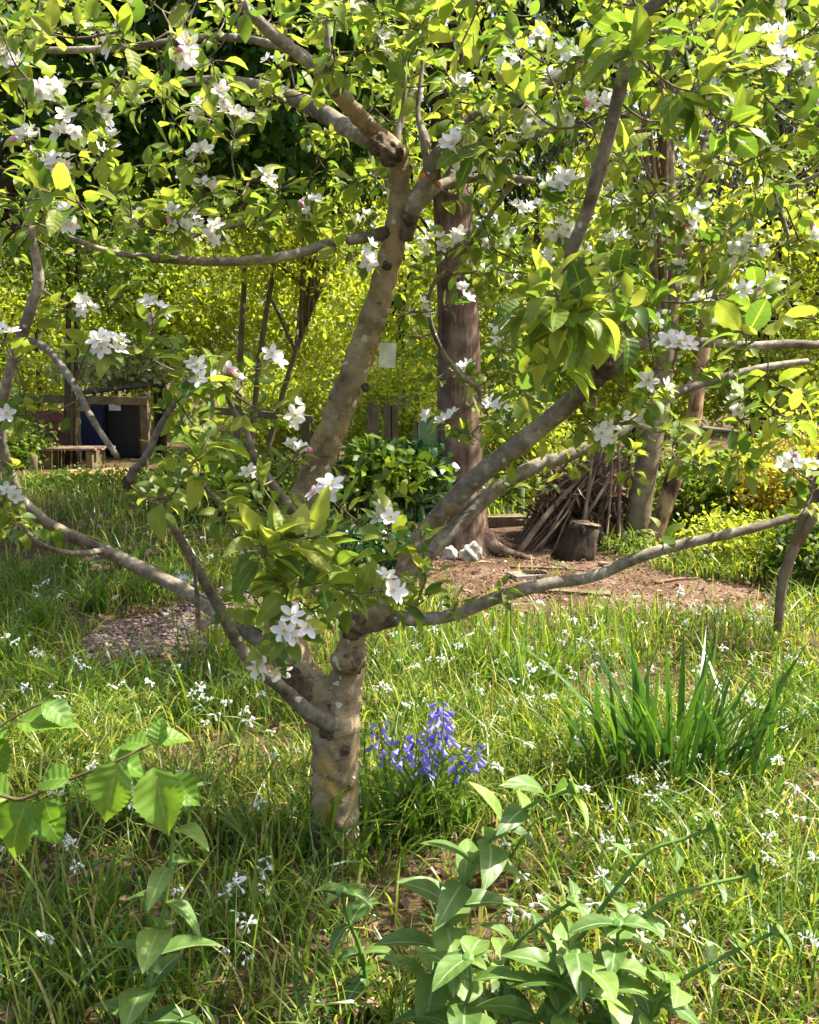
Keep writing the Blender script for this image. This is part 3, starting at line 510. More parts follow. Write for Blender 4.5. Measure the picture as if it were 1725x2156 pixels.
for i in np.where(big)[0]: link('leaf', big_m[rng.integers(6)], M['apple_leaf_big'], apple, M4(lp[i], X[i], Yv[i], Z[i], ll[i], TB))
# blossoms: a centre of stamens with five petals
lowp = leaf_tpl(4, 3, .29, .58, .3, -.18, 0, 0, .6)[:2]
pv, pf, pu = leaf_tpl(8, 5, .29, .58, .3, -.18, .05, 0, .6); petal_me = np_mesh('petal', pv, pf, None, pu)
cb = MB()
for k in range(14):
    a = k * 2.4; h = .28 + .12 * random.random(); e = np.array([math.cos(a) * .2, math.sin(a) * .2, h]); V, Fc = tube([(0, 0, 0), e], [.018, .014], 3); cb.add(V, Fc); V, Fc = boulder(e, (.04, .04, .03), 4, 0); cb.add(V, Fc)
V, Fc = boulder((0, 0, -.06), (.09, .09, .12), 5, .0); cb.add(V, Fc)
centre_me = cb.mesh('blossom'); centre_me.materials.append(M['stamen'])
def petal_basis(k, op):
    a = k * 2 * math.pi / 5; dv = np.array([math.cos(a) * math.cos(op), math.sin(a) * math.cos(op), math.sin(op)]); return basis(dv[None], np.array([[0, 0, 1.0]]))
full_me = []
for op in (.15, .35, .6, .05):
    fb = MB(); V0 = []; 
    for k in range(5):
        x, y, z = petal_basis(k, op + random.uniform(-.12, .12)); fb.add(pv[:, :1] * x + pv[:, 1:2] * y + pv[:, 2:] * z, pf, uv=pu)
    nP = sum(len(f) for f in fb.F); cvs = np.zeros(len(centre_me.vertices) * 3); centre_me.vertices.foreach_get('co', cvs)
    fb.add(cvs.reshape(-1, 3), np.array([p.vertices[:] for p in centre_me.polygons])); me = fb.mesh('blossom'); me.materials.append(M['petal']); me.materials.append(M['stamen'])
    mi = np.zeros(len(me.polygons), np.int32); mi[nP:] = 1; me.polygons.foreach_set('material_index', mi); full_me.append(me)
FLW = np.array([f[:7] for f in flowers]); bud = np.array([f[7] for f in flowers]); fu, fv, fz = proj(FLW[:, :3]); fin = (fu > -10) & (fu < 1735) & (fv > -10) & (fv < 2166)
fsc = np.where(fin, FLW[:, 6] / fz, 0); forder = np.argsort(-fsc); X, Yv, Z = basis(np.cross(FLW[:, 3:6], rng.normal(size=(len(FLW), 3))), FLW[:, 3:6])
bud_v, bud_f = boulder((0, 0, .1), (.32, .32, .38), 7, .05); bud_me = np_mesh('bud', bud_v, bud_f); rest = MB()
nb_, npet = 0, 0
for i in forder:
    mx = M4(FLW[i, :3], X[i], Yv[i], Z[i], FLW[i, 6], TB)
    if nb_ < 300 and fsc[i] > 0:
        nb_ += 1
        if bud[i]: link('bud', bud_me, M['pink'], apple, mx); continue
        if npet < 295:
            c = link('blossom', centre_me, None, apple, mx); op = rng.uniform(.0, .4)
            for k in range(5):
                x, y, z = petal_basis(k, op + rng.uniform(-.12, .12)); link('petal', petal_me, M['petal'], c, M4((0, 0, 0), x[0], y[0], z[0], rng.uniform(.92, 1.08))); npet += 1
        else: link('blossom', full_me[rng.integers(4)], None, apple, mx)
    else:
        for k in range(5):
            x, y, z = petal_basis(k, .3); pv, pf = lowp; q = (pv[:, :1] * x + pv[:, 1:2] * y + pv[:, 2:] * z) * FLW[i, 6]; rest.add(FLW[i, :3] + q[:, :1] * X[i] + q[:, 1:2] * Yv[i] + q[:, 2:] * Z[i], pf)
if rest.n: rest.build('blossoms', M['petal'], apple)['kind'] = 'stuff'
print('leaves', len(LV), 'flowers', len(FLW), 'twig tris', sum(len(f) for f in twigs.F))
# the card hanging on the leaning trunk
cpos = Pt(816, 748, Y0 + .13); s_ = depth(cpos) / F
V, Fc = box((0, 0, 0), (36 * s_, .003, 52 * s_), .25); tgm = MB().add(V, Fc)
th_ = empty('hanging_card', cpos, 'blank pale green square card hanging from the leaning trunk', 'card')
link('card', tgm.mesh('card', smooth=False), M['card'], th_, Matrix.Rotation(.06, 4, 'Y'))
V, Fc = tube([(-18 * s_, 0, 26 * s_), (-26 * s_, .01, 36 * s_)], [.0015, .0015], 4); link('string', MB().add(V, Fc).mesh('string'), M['twig'], th_)

# ------------------------------------------------------------------ background trees and shrubs
bg_t = [leaf_tpl(4, 2, .30, .45, 0, .3), leaf_tpl(4, 2, .26, .45, 0, .6), leaf_tpl(4, 2, .28, .4, 0, -.2)]
far_t = [leaf_tpl(3, 2, .3, .5, 0, .3)]
def crown_pts(boxes, n, clump=.35, hang=False):
    w_ = np.array([abs((b[2] - b[0]) * (b[3] - b[1])) * b[4] ** 2 for b in boxes], float); w_ /= w_.sum(); out = []
    for b, f in zip(boxes, w_):
        k = max(20, int(n * f)); u0, v0, u1, v1, Y, th = b; nc = max(8, k // 60)
        c = rng.normal(size=(nc, 3)); c = nrm(c) * rng.uniform(.35, 1, (nc, 1)) ** .5
        ctr = Pt((u0 + u1) / 2, (v0 + v1) / 2, Y); s = depth(ctr) / F; half = np.array([(u1 - u0) / 2 * s, th / 2, (v1 - v0) / 2 * s])
        cc = ctr + c * half; ci = rng.integers(0, nc, k); p = cc[ci] + rng.normal(size=(k, 3)) * clump * np.array([1, 1, .6]); out.append(np.c_[p, rng.random(nc)[ci]])
    p = np.concatenate(out); p = p[p[:, 2] > .03]; crown_pts.tint = p[:, 3]; return p[:, :3]
def crown(parent, boxes, n, size, m, clump=.35, name='crown', tpl=bg_t, drop=.0, tint=(1.6, 1.6)):
    p = crown_pts(boxes, n, clump); k = len(p); D = rng.normal(size=(k, 3)) + np.array([0, 0, -drop]); up = np.array([0, 0, 1.0]) + rng.normal(size=(k, 3)) * .7
    V, Fc, T, U = scatter(tpl, p, D, up, size * rng.uniform(.6, 1.3, k), np.clip(.6 * crown_pts.tint + .4 * rng.beta(*tint, k), 0, 1)); org = np.array(parent.location[:])
    return tag(link(name, np_mesh(name, V - org, Fc, T), m, parent), kind='stuff' if name == 'foliage' else None)
def wood(name, label, cat, stems, boxes, n, size, m, bark='darkbark', clump=.35, seg=9, group=None, drop=0, lo=.0, flute=0, tint=(1.6, 1.6)):
    b = stems[0][0]; base = Pt(*b[:3]); base[2] = hz(base[0], base[1]); o = empty(name, base, label, cat, group)
    for st in stems:
        P, r = limb(st, 5); P[0, 2] = min(P[0, 2], hz(P[0, 0], P[0, 1]) - .06); V, Fc = tube(P, r, seg, .03, flute=flute); MB().add(V, Fc).build('trunk' if len(stems) == 1 else 'stem', M[bark], o)
    # limbs from the top of the last stem into the crown
    tb = MB(); top = limb(stems[-1], 5)[0]
    for q in crown_pts(boxes, 160, .05)[::max(1, 160 // 14)]:
        s = top[rng.integers(len(top) // 2, len(top))]
        if np.linalg.norm(q - s) < 5: V, Fc = tube(crom([s, (s + q) / 2 + np.array([0, 0, .15]), q], 3), np.linspace(.03, .008, 7), 5); tb.add(V, Fc)
    if tb.n: tb.build('limbs', M[bark], o)['kind'] = 'stuff'
    crown(o, boxes, n, size, m, clump, drop=drop, tint=tint); return o
def gbase(u, Y): return CV + F * math.tan(math.atan2(CAM[2], Y) - PITCH)      # picture height of the ground at distance Y
def stem(u0, u1, vtop, Y, w0, w1=None, mid=0):
    vb = gbase(u0, Y); return [(u0, vb, Y, w0), (u0 + (u1 - u0) * .4 + mid, vb + (vtop - vb) * .4, Y, w0 * .9), (u0 + (u1 - u0) * .7 + mid, vb + (vtop - vb) * .7, Y, w0 * .8), (u1, vtop, Y, w1 or w0 * .6)]

# cedar: reddish fluted trunk with roots, dark layered boughs above
cb_ = Gd(975, 1160); CY = cb_[1]
cedar = empty('cedar_tree', cb_, 'big cedar with straight red-brown trunk rising from bare earth', 'tree')
P, r = limb([(985, 1215, CY, 200), (982, 1185, CY, 150), (978, 1150, CY, 122), (974, 1100, CY, 106), (970, 1000, CY, 98), (968, 850, CY, 92), (966, 650, CY, 84), (955, 450, CY, 80), (945, 200, CY, 76), (940, 0, CY, 70), (935, -400, CY, 60), (930, -1000, CY, 40), (930, -1500, CY, 15)], 8)
V, Fc = tube(P, r, 36, .006, flute=.035); MB().add(V, Fc).build('trunk', M['cedar'], cedar)
for a, ln in ((-.55, .8), (.5, .7), (2.6, .6), (-2.7, .5), (1.6, .6)):
    p0 = cb_ + np.array([0, 0, .35]); dv = np.array([math.cos(a), math.sin(a), 0]); ds = [(.12, .22), (.25, .1), (.45 * ln + .1, .03), (ln, -.03)]
    Pq = crom([p0 + dv * .05] + [cb_ + dv * x + np.array([0, 0, z]) for x, z in ds], 4); V, Fc = tube(Pq, np.linspace(.11, .02, len(Pq)), 10, .06); MB().add(V, Fc).build('root', M['cedar'], cedar)
def conifer_crown(parent, base, z0, z1, rad, nb, n, m, seed, azr=(0, 6.283), sag=.35, size=.1):
    r2 = np.random.default_rng(seed); bm = MB(); pts = []; Ds = []
    for k in range(nb):
        z = z0 + (z1 - z0) * (k / nb) ** 1.0; a = r2.uniform(*azr); ln = rad * (1 - .55 * (z - z0) / (z1 - z0)) * r2.uniform(.65, 1.1); dv = np.array([math.cos(a), math.sin(a), 0])
        Pq = crom([np.array([base[0], base[1], z]), np.array([base[0], base[1], z + .15]) + dv * ln * .4, np.array([base[0], base[1], z - sag * ln * .3]) + dv * ln * .8, np.array([base[0], base[1], z - sag * ln * .7]) + dv * ln], 4)
        V, Fc = tube(Pq, np.linspace(.045, .008, len(Pq)), 5); bm.add(V, Fc)
        m_ = n // nb; t = r2.uniform(.12, 1, m_); i = t * (len(Pq) - 1); i0 = np.minimum(i.astype(int), len(Pq) - 2); q = Pq[i0] + (Pq[i0 + 1] - Pq[i0]) * (i - i0)[:, None]
        side = np.cross(dv, [0, 0, 1]); off = r2.normal(size=m_) * .38 * (1.15 - t) * ln * .5
        q = q + side * off[:, None] + np.array([0, 0, -1]) * (np.abs(r2.normal(size=m_)) * .16 + .1 * np.abs(off))[:, None] + dv * r2.normal(size=(m_, 1)) * .08
        pts.append(q); Ds.append(dv * .6 + side * np.sign(off)[:, None] * .6 + np.array([0, 0, -.9]) + r2.normal(size=(m_, 3)) * .5)
    bm.build('boughs', M['darkbark'], parent)['kind'] = 'stuff'
    p = np.concatenate(pts); D = np.concatenate(Ds); k = len(p); tp = [leaf_tpl(3, 2, .16, .4, 0, .3), leaf_tpl(3, 2, .22, .4, 0, .1)]
    V, Fc, T, U = scatter(tp, p, D, np.array([0, 0, 1.0]) + r2.normal(size=(k, 3)) * .6, size * r2.uniform(.5, 1.3, k), r2.beta(1.3, 2, k)); link('crown', np_mesh('crown', V - np.array(parent.location[:]), Fc, T), m, parent)
conifer_crown(cedar, cb_, 3.9, 9.0, 4.6, 84, 84000, M['conifer'], 4, azr=(1.2, 5.2), size=.13, sag=.22)
c2 = Pt(1600, 1000, 15); c2[2] = 0
con2 = empty('grey_conifer', c2, 'grey-green drooping conifer high behind the apple crown', 'tree')
V, Fc = tube([(c2[0], c2[1], -.1), (c2[0], c2[1], 3), (c2[0], c2[1], 9)], [.2, .17, .04], 12, .03); MB().add(V, Fc).build('trunk', M['darkbark'], con2)
conifer_crown(con2, c2, 4.3, 10.5, 4.2, 40, 40000, M['conifer_grey'], 9, sag=.5, size=.14)
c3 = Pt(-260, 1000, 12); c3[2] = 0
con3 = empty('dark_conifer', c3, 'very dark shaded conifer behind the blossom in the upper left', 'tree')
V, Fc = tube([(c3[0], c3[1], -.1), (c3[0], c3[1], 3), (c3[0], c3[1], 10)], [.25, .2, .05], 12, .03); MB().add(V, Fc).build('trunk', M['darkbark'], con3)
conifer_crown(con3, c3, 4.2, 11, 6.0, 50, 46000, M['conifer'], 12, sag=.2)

wood('shade_backdrop_tree', 'added backdrop tree, its dark leaves standing in for shaded ones behind the upper left branches', 'tree', [[(-170, 1210, 6.6, 90), (-150, 900, 6.6, 80), (-100, 600, 6.6, 70), (60, 330, 6.7, 50), (300, 200, 6.8, 30)]], [(-60, -60, 420, 430, 6.8, 1.6), (330, -40, 820, 400, 7.0, 1.6)], 12000, .085, M['shaded_green'], 'darkbark', .2, 12)  # added tree standing in for apple leaves shaded by the cedar
# smooth grey trunk and stripped leaning trunk beside the den
wood('grey_trunk_tree', 'smooth grey-barked tree beside the stick den', 'tree', [[(1336, 1150, 8.7, 54), (1344, 1080, 8.7, 52), (1358, 1000, 8.7, 50), (1375, 920, 8.7, 45), (1389, 860, 8.75, 40), (1402, 760, 8.8, 36), (1420, 560, 8.9, 30), (1400, 300, 9, 26), (1380, 100, 9, 20)]], [(1180, -250, 1700, 160, 9.3, 3)], 4500, .09, M['wood_mid'], 'greybark', .4, 16)
wood('stripped_trunk_tree', 'leaning dead tree with peeling orange-brown bark beside the grey trunk', 'tree', [[(1368, 1152, 8.55, 40), (1391, 1090, 8.55, 36), (1421, 1000, 8.55, 36), (1441, 940, 8.55, 35), (1458, 890, 8.55, 33), (1470, 822, 8.55, 29), (1488, 700, 8.6, 26), (1503, 590, 8.65, 23), (1508, 500, 8.7, 18)]], [(1420, 380, 1620, 560, 9, 1.2)], 900, .08, M['wood_lime'], 'rotbark', .3, 14)
# woodland trees behind the fence
WT = [
 ('lime_tree', 'sunlit lime-green tree behind the dark bin, leftmost of the far wood', 90, 60, 300, 21, [(-160, 520, 260, 860, 21, 5), (-100, 380, 250, 620, 22, 5)], 11500, .14, 'wood_lime', 14),
 ('ivy_tree', 'pair-stemmed dark trunk tree with lime crown left of the pale bush', 140, 150, 330, 17, [(40, 380, 380, 640, 17.5, 4)], 7000, .11, 'wood_mid', 14),
 ('lime_tree', 'lime tree with pale upright trunk above the pale bush', 342, 340, 420, 19, [(230, 430, 520, 760, 19.5, 4)], 9000, .12, 'wood_lime', 20),
 ('lime_tree', 'bright yellow-green tree seen left of the leaning apple trunk', 620, 640, 420, 20, [(480, 420, 800, 800, 20, 5)], 9500, .13, 'wood_lime', 14),
 ('lime_tree', 'bright lime tree seen between the leaning trunk and the cedar', 850, 850, 420, 16, [(730, 480, 960, 900, 16.5, 4)], 8000, .11, 'wood_lime', 9),
 ('lime_tree', 'lime tree seen just right of the cedar trunk', 1120, 1130, 420, 15, [(1010, 480, 1300, 930, 15.5, 4)], 8500, .11, 'wood_lime', 10),
 ('lime_tree', 'tall lime tree behind the grey trunk and den', 1330, 1340, 350, 17, [(1200, 430, 1520, 960, 17.5, 4)], 9000, .12, 'wood_lime', 16),
 ('lime_tree', 'spreading lime tree above the golden shrub', 1600, 1600, 350, 14, [(1450, 480, 1800, 900, 14.5, 4)], 9500, .10, 'wood_lime', 14),
 ('lime_tree', 'pale lime tree farthest to the right beyond the golden shrub', 1860, 1850, 300, 16, [(1650, 350, 2100, 900, 16, 5)], 10000, .12, 'wood_lime', 14),
]
for nm_, lb, u0, u1, vt, Y, boxes, n, sz, mm, tw in WT:
    wood(nm_, lb, 'tree', [stem(u0, u1, vt, Y, tw)] + ([stem(u0 + 18, u1 + 16, vt, Y, tw * .8)] if nm_ == 'ivy_tree' else []), boxes, n, sz, M[mm], 'darkbark', .4, 8, 'trees of the far wood', tint=(1.4, 1.4))
wood('multi_stem_tree', 'tree of three thin fanned brown stems left of the leaning trunk', 'tree', [stem(492, 516, 560, 12, 15, 11), stem(522, 578, 560, 12, 14, 10, -8), stem(540, 690, 570, 12.2, 13, 9, -12)], [(430, 430, 760, 600, 12.3, 3)], 6000, .085, M['wood_lime'], 'timber', .35)
p = np.concatenate([crown_pts([(-700, 250, 2400, 960, 27, 6)], 40000, .6), crown_pts([(-700, -500, 2400, 420, 30, 8)], 26000, .7)]); k = len(p)
V, Fc, T, U = scatter(far_t, p, rng.normal(size=(k, 3)), np.array([0, 0, 1.0]) + rng.normal(size=(k, 3)) * .7, .28 * rng.uniform(.6, 1.3, k), rng.beta(1.4, 1.6, k))
tag(link('far_wood_foliage', np_mesh('far_wood_foliage', V, Fc, T), M['wood_lime']), 'lime green mass of far woodland leaves behind everything', 'woodland', None, 'stuff')

def shrub(name, label, boxes, n, size, m, clump=.15, stems=6, tint=(1.6, 1.6), bark='darkbark'):
    b = boxes[0]; base = Pt((b[0] + b[2]) / 2, b[3], b[4]); base[2] = hz(base[0], base[1]); o = empty(name, base, label, 'shrub'); tb = MB()
    for q in crown_pts(boxes, stems * 20, .03)[::20]:
        s = base + np.array([rng.normal() * .08, rng.normal() * .08, -.05]); V, Fc = tube(crom([s, (s + q) / 2 + rng.normal(size=3) * .06, q], 3), np.linspace(.014, .004, 7), 5); tb.add(V, Fc)
    tb.build('stems', M[bark], o)['kind'] = 'stuff'; crown(o, boxes, n, size, m, clump, 'foliage', tint=tint); return o
shrub('laurel_shrub', 'dark glossy shrub behind the leaning trunk, in front of the fence posts', [(715, 940, 930, 1085, 7.6, .9)], 2300, .11, M['dark'], .1, tint=(1.6, 1.2))
shrub('broadleaf_shrub', 'mid-green broad-leaved shrub above the dark shrub beside the green bin', [(720, 945, 890, 1020, 7.2, .5)], 500, .11, M['wood_mid'], .1)
shrub('low_ivy', 'low blue-green ivy cushion behind the front blossom', [(660, 1110, 860, 1200, 6.2, .7)], 1700, .06, M['dark'], .06)
shrub('golden_shrub', 'golden-yellow feathery shrub at the right edge', [(1560, 930, 1760, 1075, 8.6, 1.2), (1620, 960, 1800, 1100, 8.3, 1.0)], 9000, .05, M['gold'], .13)
shrub('green_shrub', 'green leafy shrub right of the stripped trunk', [(1400, 960, 1600, 1160, 9.4, 1.4)], 7000, .075, M['wood_mid'], .16)
shrub('green_shrub', 'low bright green shrub below the golden shrub', [(1440, 1090, 1640, 1230, 7.6, 1.0)], 5000, .05, M['wood_lime'], .1)
shrub('green_shrub', 'green shrub behind the thin sapling at the right edge', [(1640, 1080, 1800, 1260, 7.0, 1.0)], 4500, .055, M['wood_mid'], .1)
shrub('green_shrub', 'green weeds clump at the foot of the den trunks', [(1255, 1130, 1400, 1195, 8.2, .5)], 2200, .035, M['wood_mid'], .06)
shrub('pale_shrub', 'pale whitish bush above the fence at left', [(120, 720, 360, 815, 19, 1.5)], 3200, .12, M['pale'], .2)  # leaf tint runs from pale green to whitish
shrub('lime_shrub', 'lime-green bush under the fence rail left of the trunk', [(480, 780, 720, 960, 14.8, 1.5)], 6000, .08, M['wood_lime'], .2)
shrub('lime_shrub', 'lime-green bush behind the thick fence posts', [(700, 760, 960, 960, 13.5, 1.5)], 6000, .08, M['wood_lime'], .2)
shrub('lime_shrub', 'lime-green bush between the cedar and the den', [(1020, 830, 1180, 1080, 11.5, 1.5)], 5000, .075, M['wood_lime'], .18)
shrub('green_shrub', 'shaded green bush at the left end of the fence', [(-120, 860, 70, 1010, 16, 1.5)], 3000, .1, M['wood_mid'], .2)
shrub('green_shrub', 'shaded low green growth before the fence and bins', [(40, 1000, 420, 1040, 13, 1.0)], 4000, .06, M['wood_mid'], .12)
shrub('green_shrub', 'dark green growth behind the front left branches', [(330, 960, 640, 1060, 10.5, 1.2)], 4200, .07, M['wood_mid'], .15)

# ------------------------------------------------------------------ fence, bins, den and other garden things
def part(name, Vf, m, parent, smooth=False): return MB().add(*Vf).build(name, m, parent, smooth)
def post(parent, u, vt, Y, wpx, name='post', m='timber', vb=None):
    t = Pt(u, vt, Y); s = depth(t) / F; wd = wpx * s; part(name, box((t[0], t[1], t[2] / 2 - .05), (wd, wd, t[2] + .1), rng.uniform(-.2, .2), wd * .03), M[m], parent)
def rail(parent, a, b, h, th=.05, name='rail', m='timber'):
    a = Pt(*a); b = Pt(*b); d = b - a; L = np.linalg.norm(d); V, Fc = box((0, 0, 0), (L, th, h), 0, .004)
    ang = math.atan2(d[1], d[0]); sl = math.atan2(d[2], math.hypot(d[0], d[1])); R_ = np.array(Matrix.Rotation(ang, 3, 'Z') @ Matrix.Rotation(-sl, 3, 'Y')); part(name, (V @ R_.T + (a + b) / 2, Fc), M[m], parent)
b = Pt(155, 973, 17.5); b[2] = 0; fe = empty('rail_fence', b, 'weathered post and rail fence at left, in front of the bins', 'fence')
post(fe, 155, 823, 17.5, 18); post(fe, -40, 825, 17.5, 18); post(fe, 305, 828, 17.5, 16)
rail(fe, (-60, 836, 17.4), (310, 845, 17.4), .14)
rail(fe, (-60, 905, 17.4), (90, 908, 17.4), .12)
b = Pt(645, 940, 13); b[2] = 0; fe = empty('rail_fence', b, 'low single-rail fence left of the leaning apple trunk', 'fence')
post(fe, 645, 876, 13, 17); post(fe, 430, 862, 14, 15); rail(fe, (425, 862, 13.9), (660, 884, 12.9), .1)
for i, (u, vt, wp, lb) in enumerate(((786, 846, 27, 'thick square timber post nearest the leaning trunk'), (823, 848, 30, 'thickest square timber post, middle of three behind the dark shrub'), (878, 884, 15, 'thinner lower timber post just left of the cedar'))):
    b = Pt(u, 960, 11.5); b[2] = 0; pe = empty('timber_post', b, lb, 'post', 'timber posts behind the dark shrub')
    for k in range(2):
        t = Pt(u + (k - .5) * wp / 2, vt, 11.5); s = depth(t) / F; part('plank', box((t[0], t[1] + k * .01, (t[2] - .02 * k) / 2 - .04), (wp * s / 2 - .004, .14, t[2] + .08 - .02 * k), 0, .004), M['timber'], pe)
b = Pt(850, 960, 14.5); b[2] = 0; be = empty('skylit_patch', b, 'pale blue-grey stand-in panel for a skylit patch behind the thick timber posts', 'panel')  # added boards in place of a distant skylit patch
for k in range(3): part('board', box((b[0] + (k - 1) * .28, b[1], .62), (.27, .03, 1.25), 0, .004), M['bluegrey'], be)
# green lidded bin beside the cedar
b = Pt(913, 1050, 8.4); b[2] = hz(b[0], b[1]); gb = empty('garden_bin', b, 'green plastic bin with pale upper sleeve just left of the cedar trunk', 'bin')
z1 = Pt(913, 930, 8.4)[2]; z2 = Pt(913, 882, 8.4)[2]
def lathe(prof, seg=24): 
    th = np.linspace(0, 2 * math.pi, seg, endpoint=False); V = np.array([(r * math.cos(a), r * math.sin(a), z) for r, z in prof for a in th]); Fc = [(i * seg + j, i * seg + (j + 1) % seg, (i + 1) * seg + (j + 1) % seg, (i + 1) * seg + j) for i in range(len(prof) - 1) for j in range(seg)]; return V, np.array(Fc)
V, Fc = lathe([(.01, -.02), (.13, -.02), (.135, .1), (.128, .12), (.14, .3), (.133, .32), (.15, z1 - .02)]); part('body', (V + b, Fc), M['greenpl'], gb, True)
V, Fc = lathe([(.15, z1 - .02), (.165, z1 - .015), (.165, z1 + .012), (.15, z1 + .015)]); part('rim', (V + b, Fc), M['greenpl'], gb, True)
V, Fc = lathe([(.135, z1 + .0), (.13, z1 + .1), (.12, z2), (.06, z2 + .02), (.005, z2 + .025)]); part('sleeve', (V + b, Fc), M['palegreen'], gb, True)
# bins, platform and boards behind the left fence
def bx_thing(name, label, cat, u0, v0, u1, v1, Y, dp, m, lidm=None, taper=.0):
    c = Pt((u0 + u1) / 2, v1, Y); s = depth(c) / F; wd = (u1 - u0) * s; h = (v1 - v0) * s; zb = max(0, c[2]); o = empty(name, (c[0], c[1], zb), label, cat)
    V, Fc = box((0, 0, h / 2), (wd, dp, h)); V[:4, :2] *= 1 - taper; link('body', MB().add(V, Fc).mesh('body', smooth=False), m, o)
    if lidm: 
        V, Fc = box((0, 0, h + .025), (wd * 1.06, dp * 1.06, .05)); link('lid', MB().add(V, Fc).mesh('lid', smooth=False), lidm, o)
        V, Fc = box((0, -dp * .55, h + .015), (wd * .4, .04, .03)); link('handle', MB().add(V, Fc).mesh('handle', smooth=False), lidm, o)
    return o
bx_thing('storage_bin', 'dark navy plastic bin behind the fence post', 'bin', 166, 858, 232, 962, 18.6, .7, M['navy'], M['navy'], .08)
bx_thing('storage_bin', 'black plastic bin standing right of the navy bin', 'bin', 240, 852, 306, 958, 18.8, .7, M['black'], M['black'], .08)
cr = bx_thing('wooden_crate', 'red-brown wooden crate left of the fence post', 'crate', 78, 866, 150, 962, 18.2, .6, M['brown'])
c = cr.location; s = 18.2 / F
for k in range(4): link('slat', MB().add(*box((0, -.315, .1 + k * .22), (72 * s * 1.02, .025, .19), 0, .004)).mesh('slat', smooth=False), M['brown'], cr)
V, Fc = boulder((28 * s, -.35, 60 * s), (.05, .03, .05), 6, 0); link('red_knob', MB().add(V, Fc).mesh('red_knob'), M['red'], cr)
b = Pt(160, 957, 16.6); b[2] = 0; pf_ = empty('timber_platform', b, 'low stack of pinkish planks at the foot of the fence post', 'platform')
for k in range(5): part('plank', box((b[0] + rng.normal() * .06, b[1] - .35 + k * .15, .3 + rng.uniform(0, .02)), (.95, .135, .035), rng.normal() * .03), M['timber_pink'], pf_)
for sx in (-.35, .35): part('bearer', box((b[0] + sx, b[1] - .05, .13), (.1, .7, .3)), M['timber'], pf_)
b = Pt(250, 850, 18.9); rf = empty('sheltering_roof', (b[0], b[1], 0), 'sloping grey felt roof on poles above the bins', 'shelter')
part('roof_sheet', (lambda V, Fc: (V + np.array([b[0], b[1], Pt(250, 818, 18.9)[2]]), Fc))(*[(lambda q: (q[0] @ np.array(Matrix.Rotation(.12, 3, 'Y')), q[1]))(box((0, 0, 0), (1.5, 1.0, .06)))][0]), M['felt'], rf)
for sx in (-.6, .6):
    for sy in (-.42, .42): part('pole', box((b[0] + sx, b[1] + sy, Pt(250, 824, 18.9)[2] / 2 - .02), (.06, .06, Pt(250, 824, 18.9)[2] - .02 * sx)), M['timber'], rf)
part('white_notice', box((Pt(238, 860, 18.3)[0], b[1] - .47, Pt(238, 850, 18.3)[2]), (.22, .02, .26)), M['white'], rf)
b = Pt(74, 1010, 15); b[2] = 0; sp_ = empty('short_post', b, 'short grey stake standing before the left fence', 'post'); part('stake', tube([(b[0], b[1], -.1), (b[0], b[1], .2), (b[0] + .01, b[1], Pt(74, 960, 15)[2])], [.055, .055, .05], 8, .03), M['timber'], sp_, True)
b = Pt(1096, 1085, 9.9); b[2] = 0; sp_ = empty('green_post', b, 'short mossy green post left of the stick den', 'post'); part('stake', tube([(b[0], b[1], -.1), (b[0], b[1], .15), (b[0], b[1], .36)], [.045, .042, .04], 8, .03), plain('moss_post', (.07, .12, .03), .9), sp_, True)
b = Gd(1058, 1108); sp_ = empty('timber_sleeper', b, 'flat grey timber sleeper lying left of the stick den', 'timber'); part('sleeper', box(b + np.array([0, 0, .06]), (.42, .2, .1), .2, .006), M['timber'], sp_)

# stick den leaning on the grey trunk
DB = Gd(1225, 1150); den = empty('stick_den', DB, 'den of dead sticks leaning against the grey trunk', 'den')
apex = [Pt(1290 + rng.normal() * 22, 935 + rng.normal() * 22, 8.9 + rng.normal() * .12) for _ in range(12)]
for k in range(70):
    t = k / 69; a = Gd(1082 + 225 * t + rng.normal() * 10, 1146 + rng.normal() * 8 - 14 * (k % 3)); q = apex[k % 12] + np.array([rng.normal() * .1 + .0, rng.normal() * .1, rng.normal() * .1])
    f = rng.uniform(.55, 1.08); e = a + (q - a) * f; rr = rng.uniform(.008, .024) if k % 5 else rng.uniform(.03, .04)
    Pq = crom([a - np.array([0, 0, .03]), a + (e - a) * .5 + rng.normal(size=3) * .04, e], 4); V, Fc = tube(Pq, np.linspace(rr, rr * .55, len(Pq)), 6, .06); part('stick', (V, Fc), M['stick'], den, True)
for k in range(24):
    t = rng.uniform(.2, 1); a = Gd(1082 + 225 * rng.random(), 1146); q = apex[k % 12]; p0 = a + (q - a) * t; p1 = p0 + np.array([rng.normal() * .4, -.08, rng.normal() * .25]); part('stick', tube(crom([p0, (p0 + p1) / 2 + rng.normal(size=3) * .05, p1], 3), np.linspace(.01, .005, 7), 5, .05), M['stick'], den, True)
p = crown_pts([(1120, 960, 1320, 1140, 9.0, .9)], 3500, .06); k = len(p); V, Fc, T, U = scatter([leaf_tpl(3, 2, .1, .5, 0, .2)], p, rng.normal(size=(k, 3)) + np.array([.3, 0, -1]), rng.normal(size=(k, 3)), .14 * rng.uniform(.5, 1.4, k), rng.beta(1.2, 2.4, k)); tag(link('dry_brush', np_mesh('dry_brush', V - np.array(den.location[:]), Fc, T), M['litter'], den), kind='stuff')
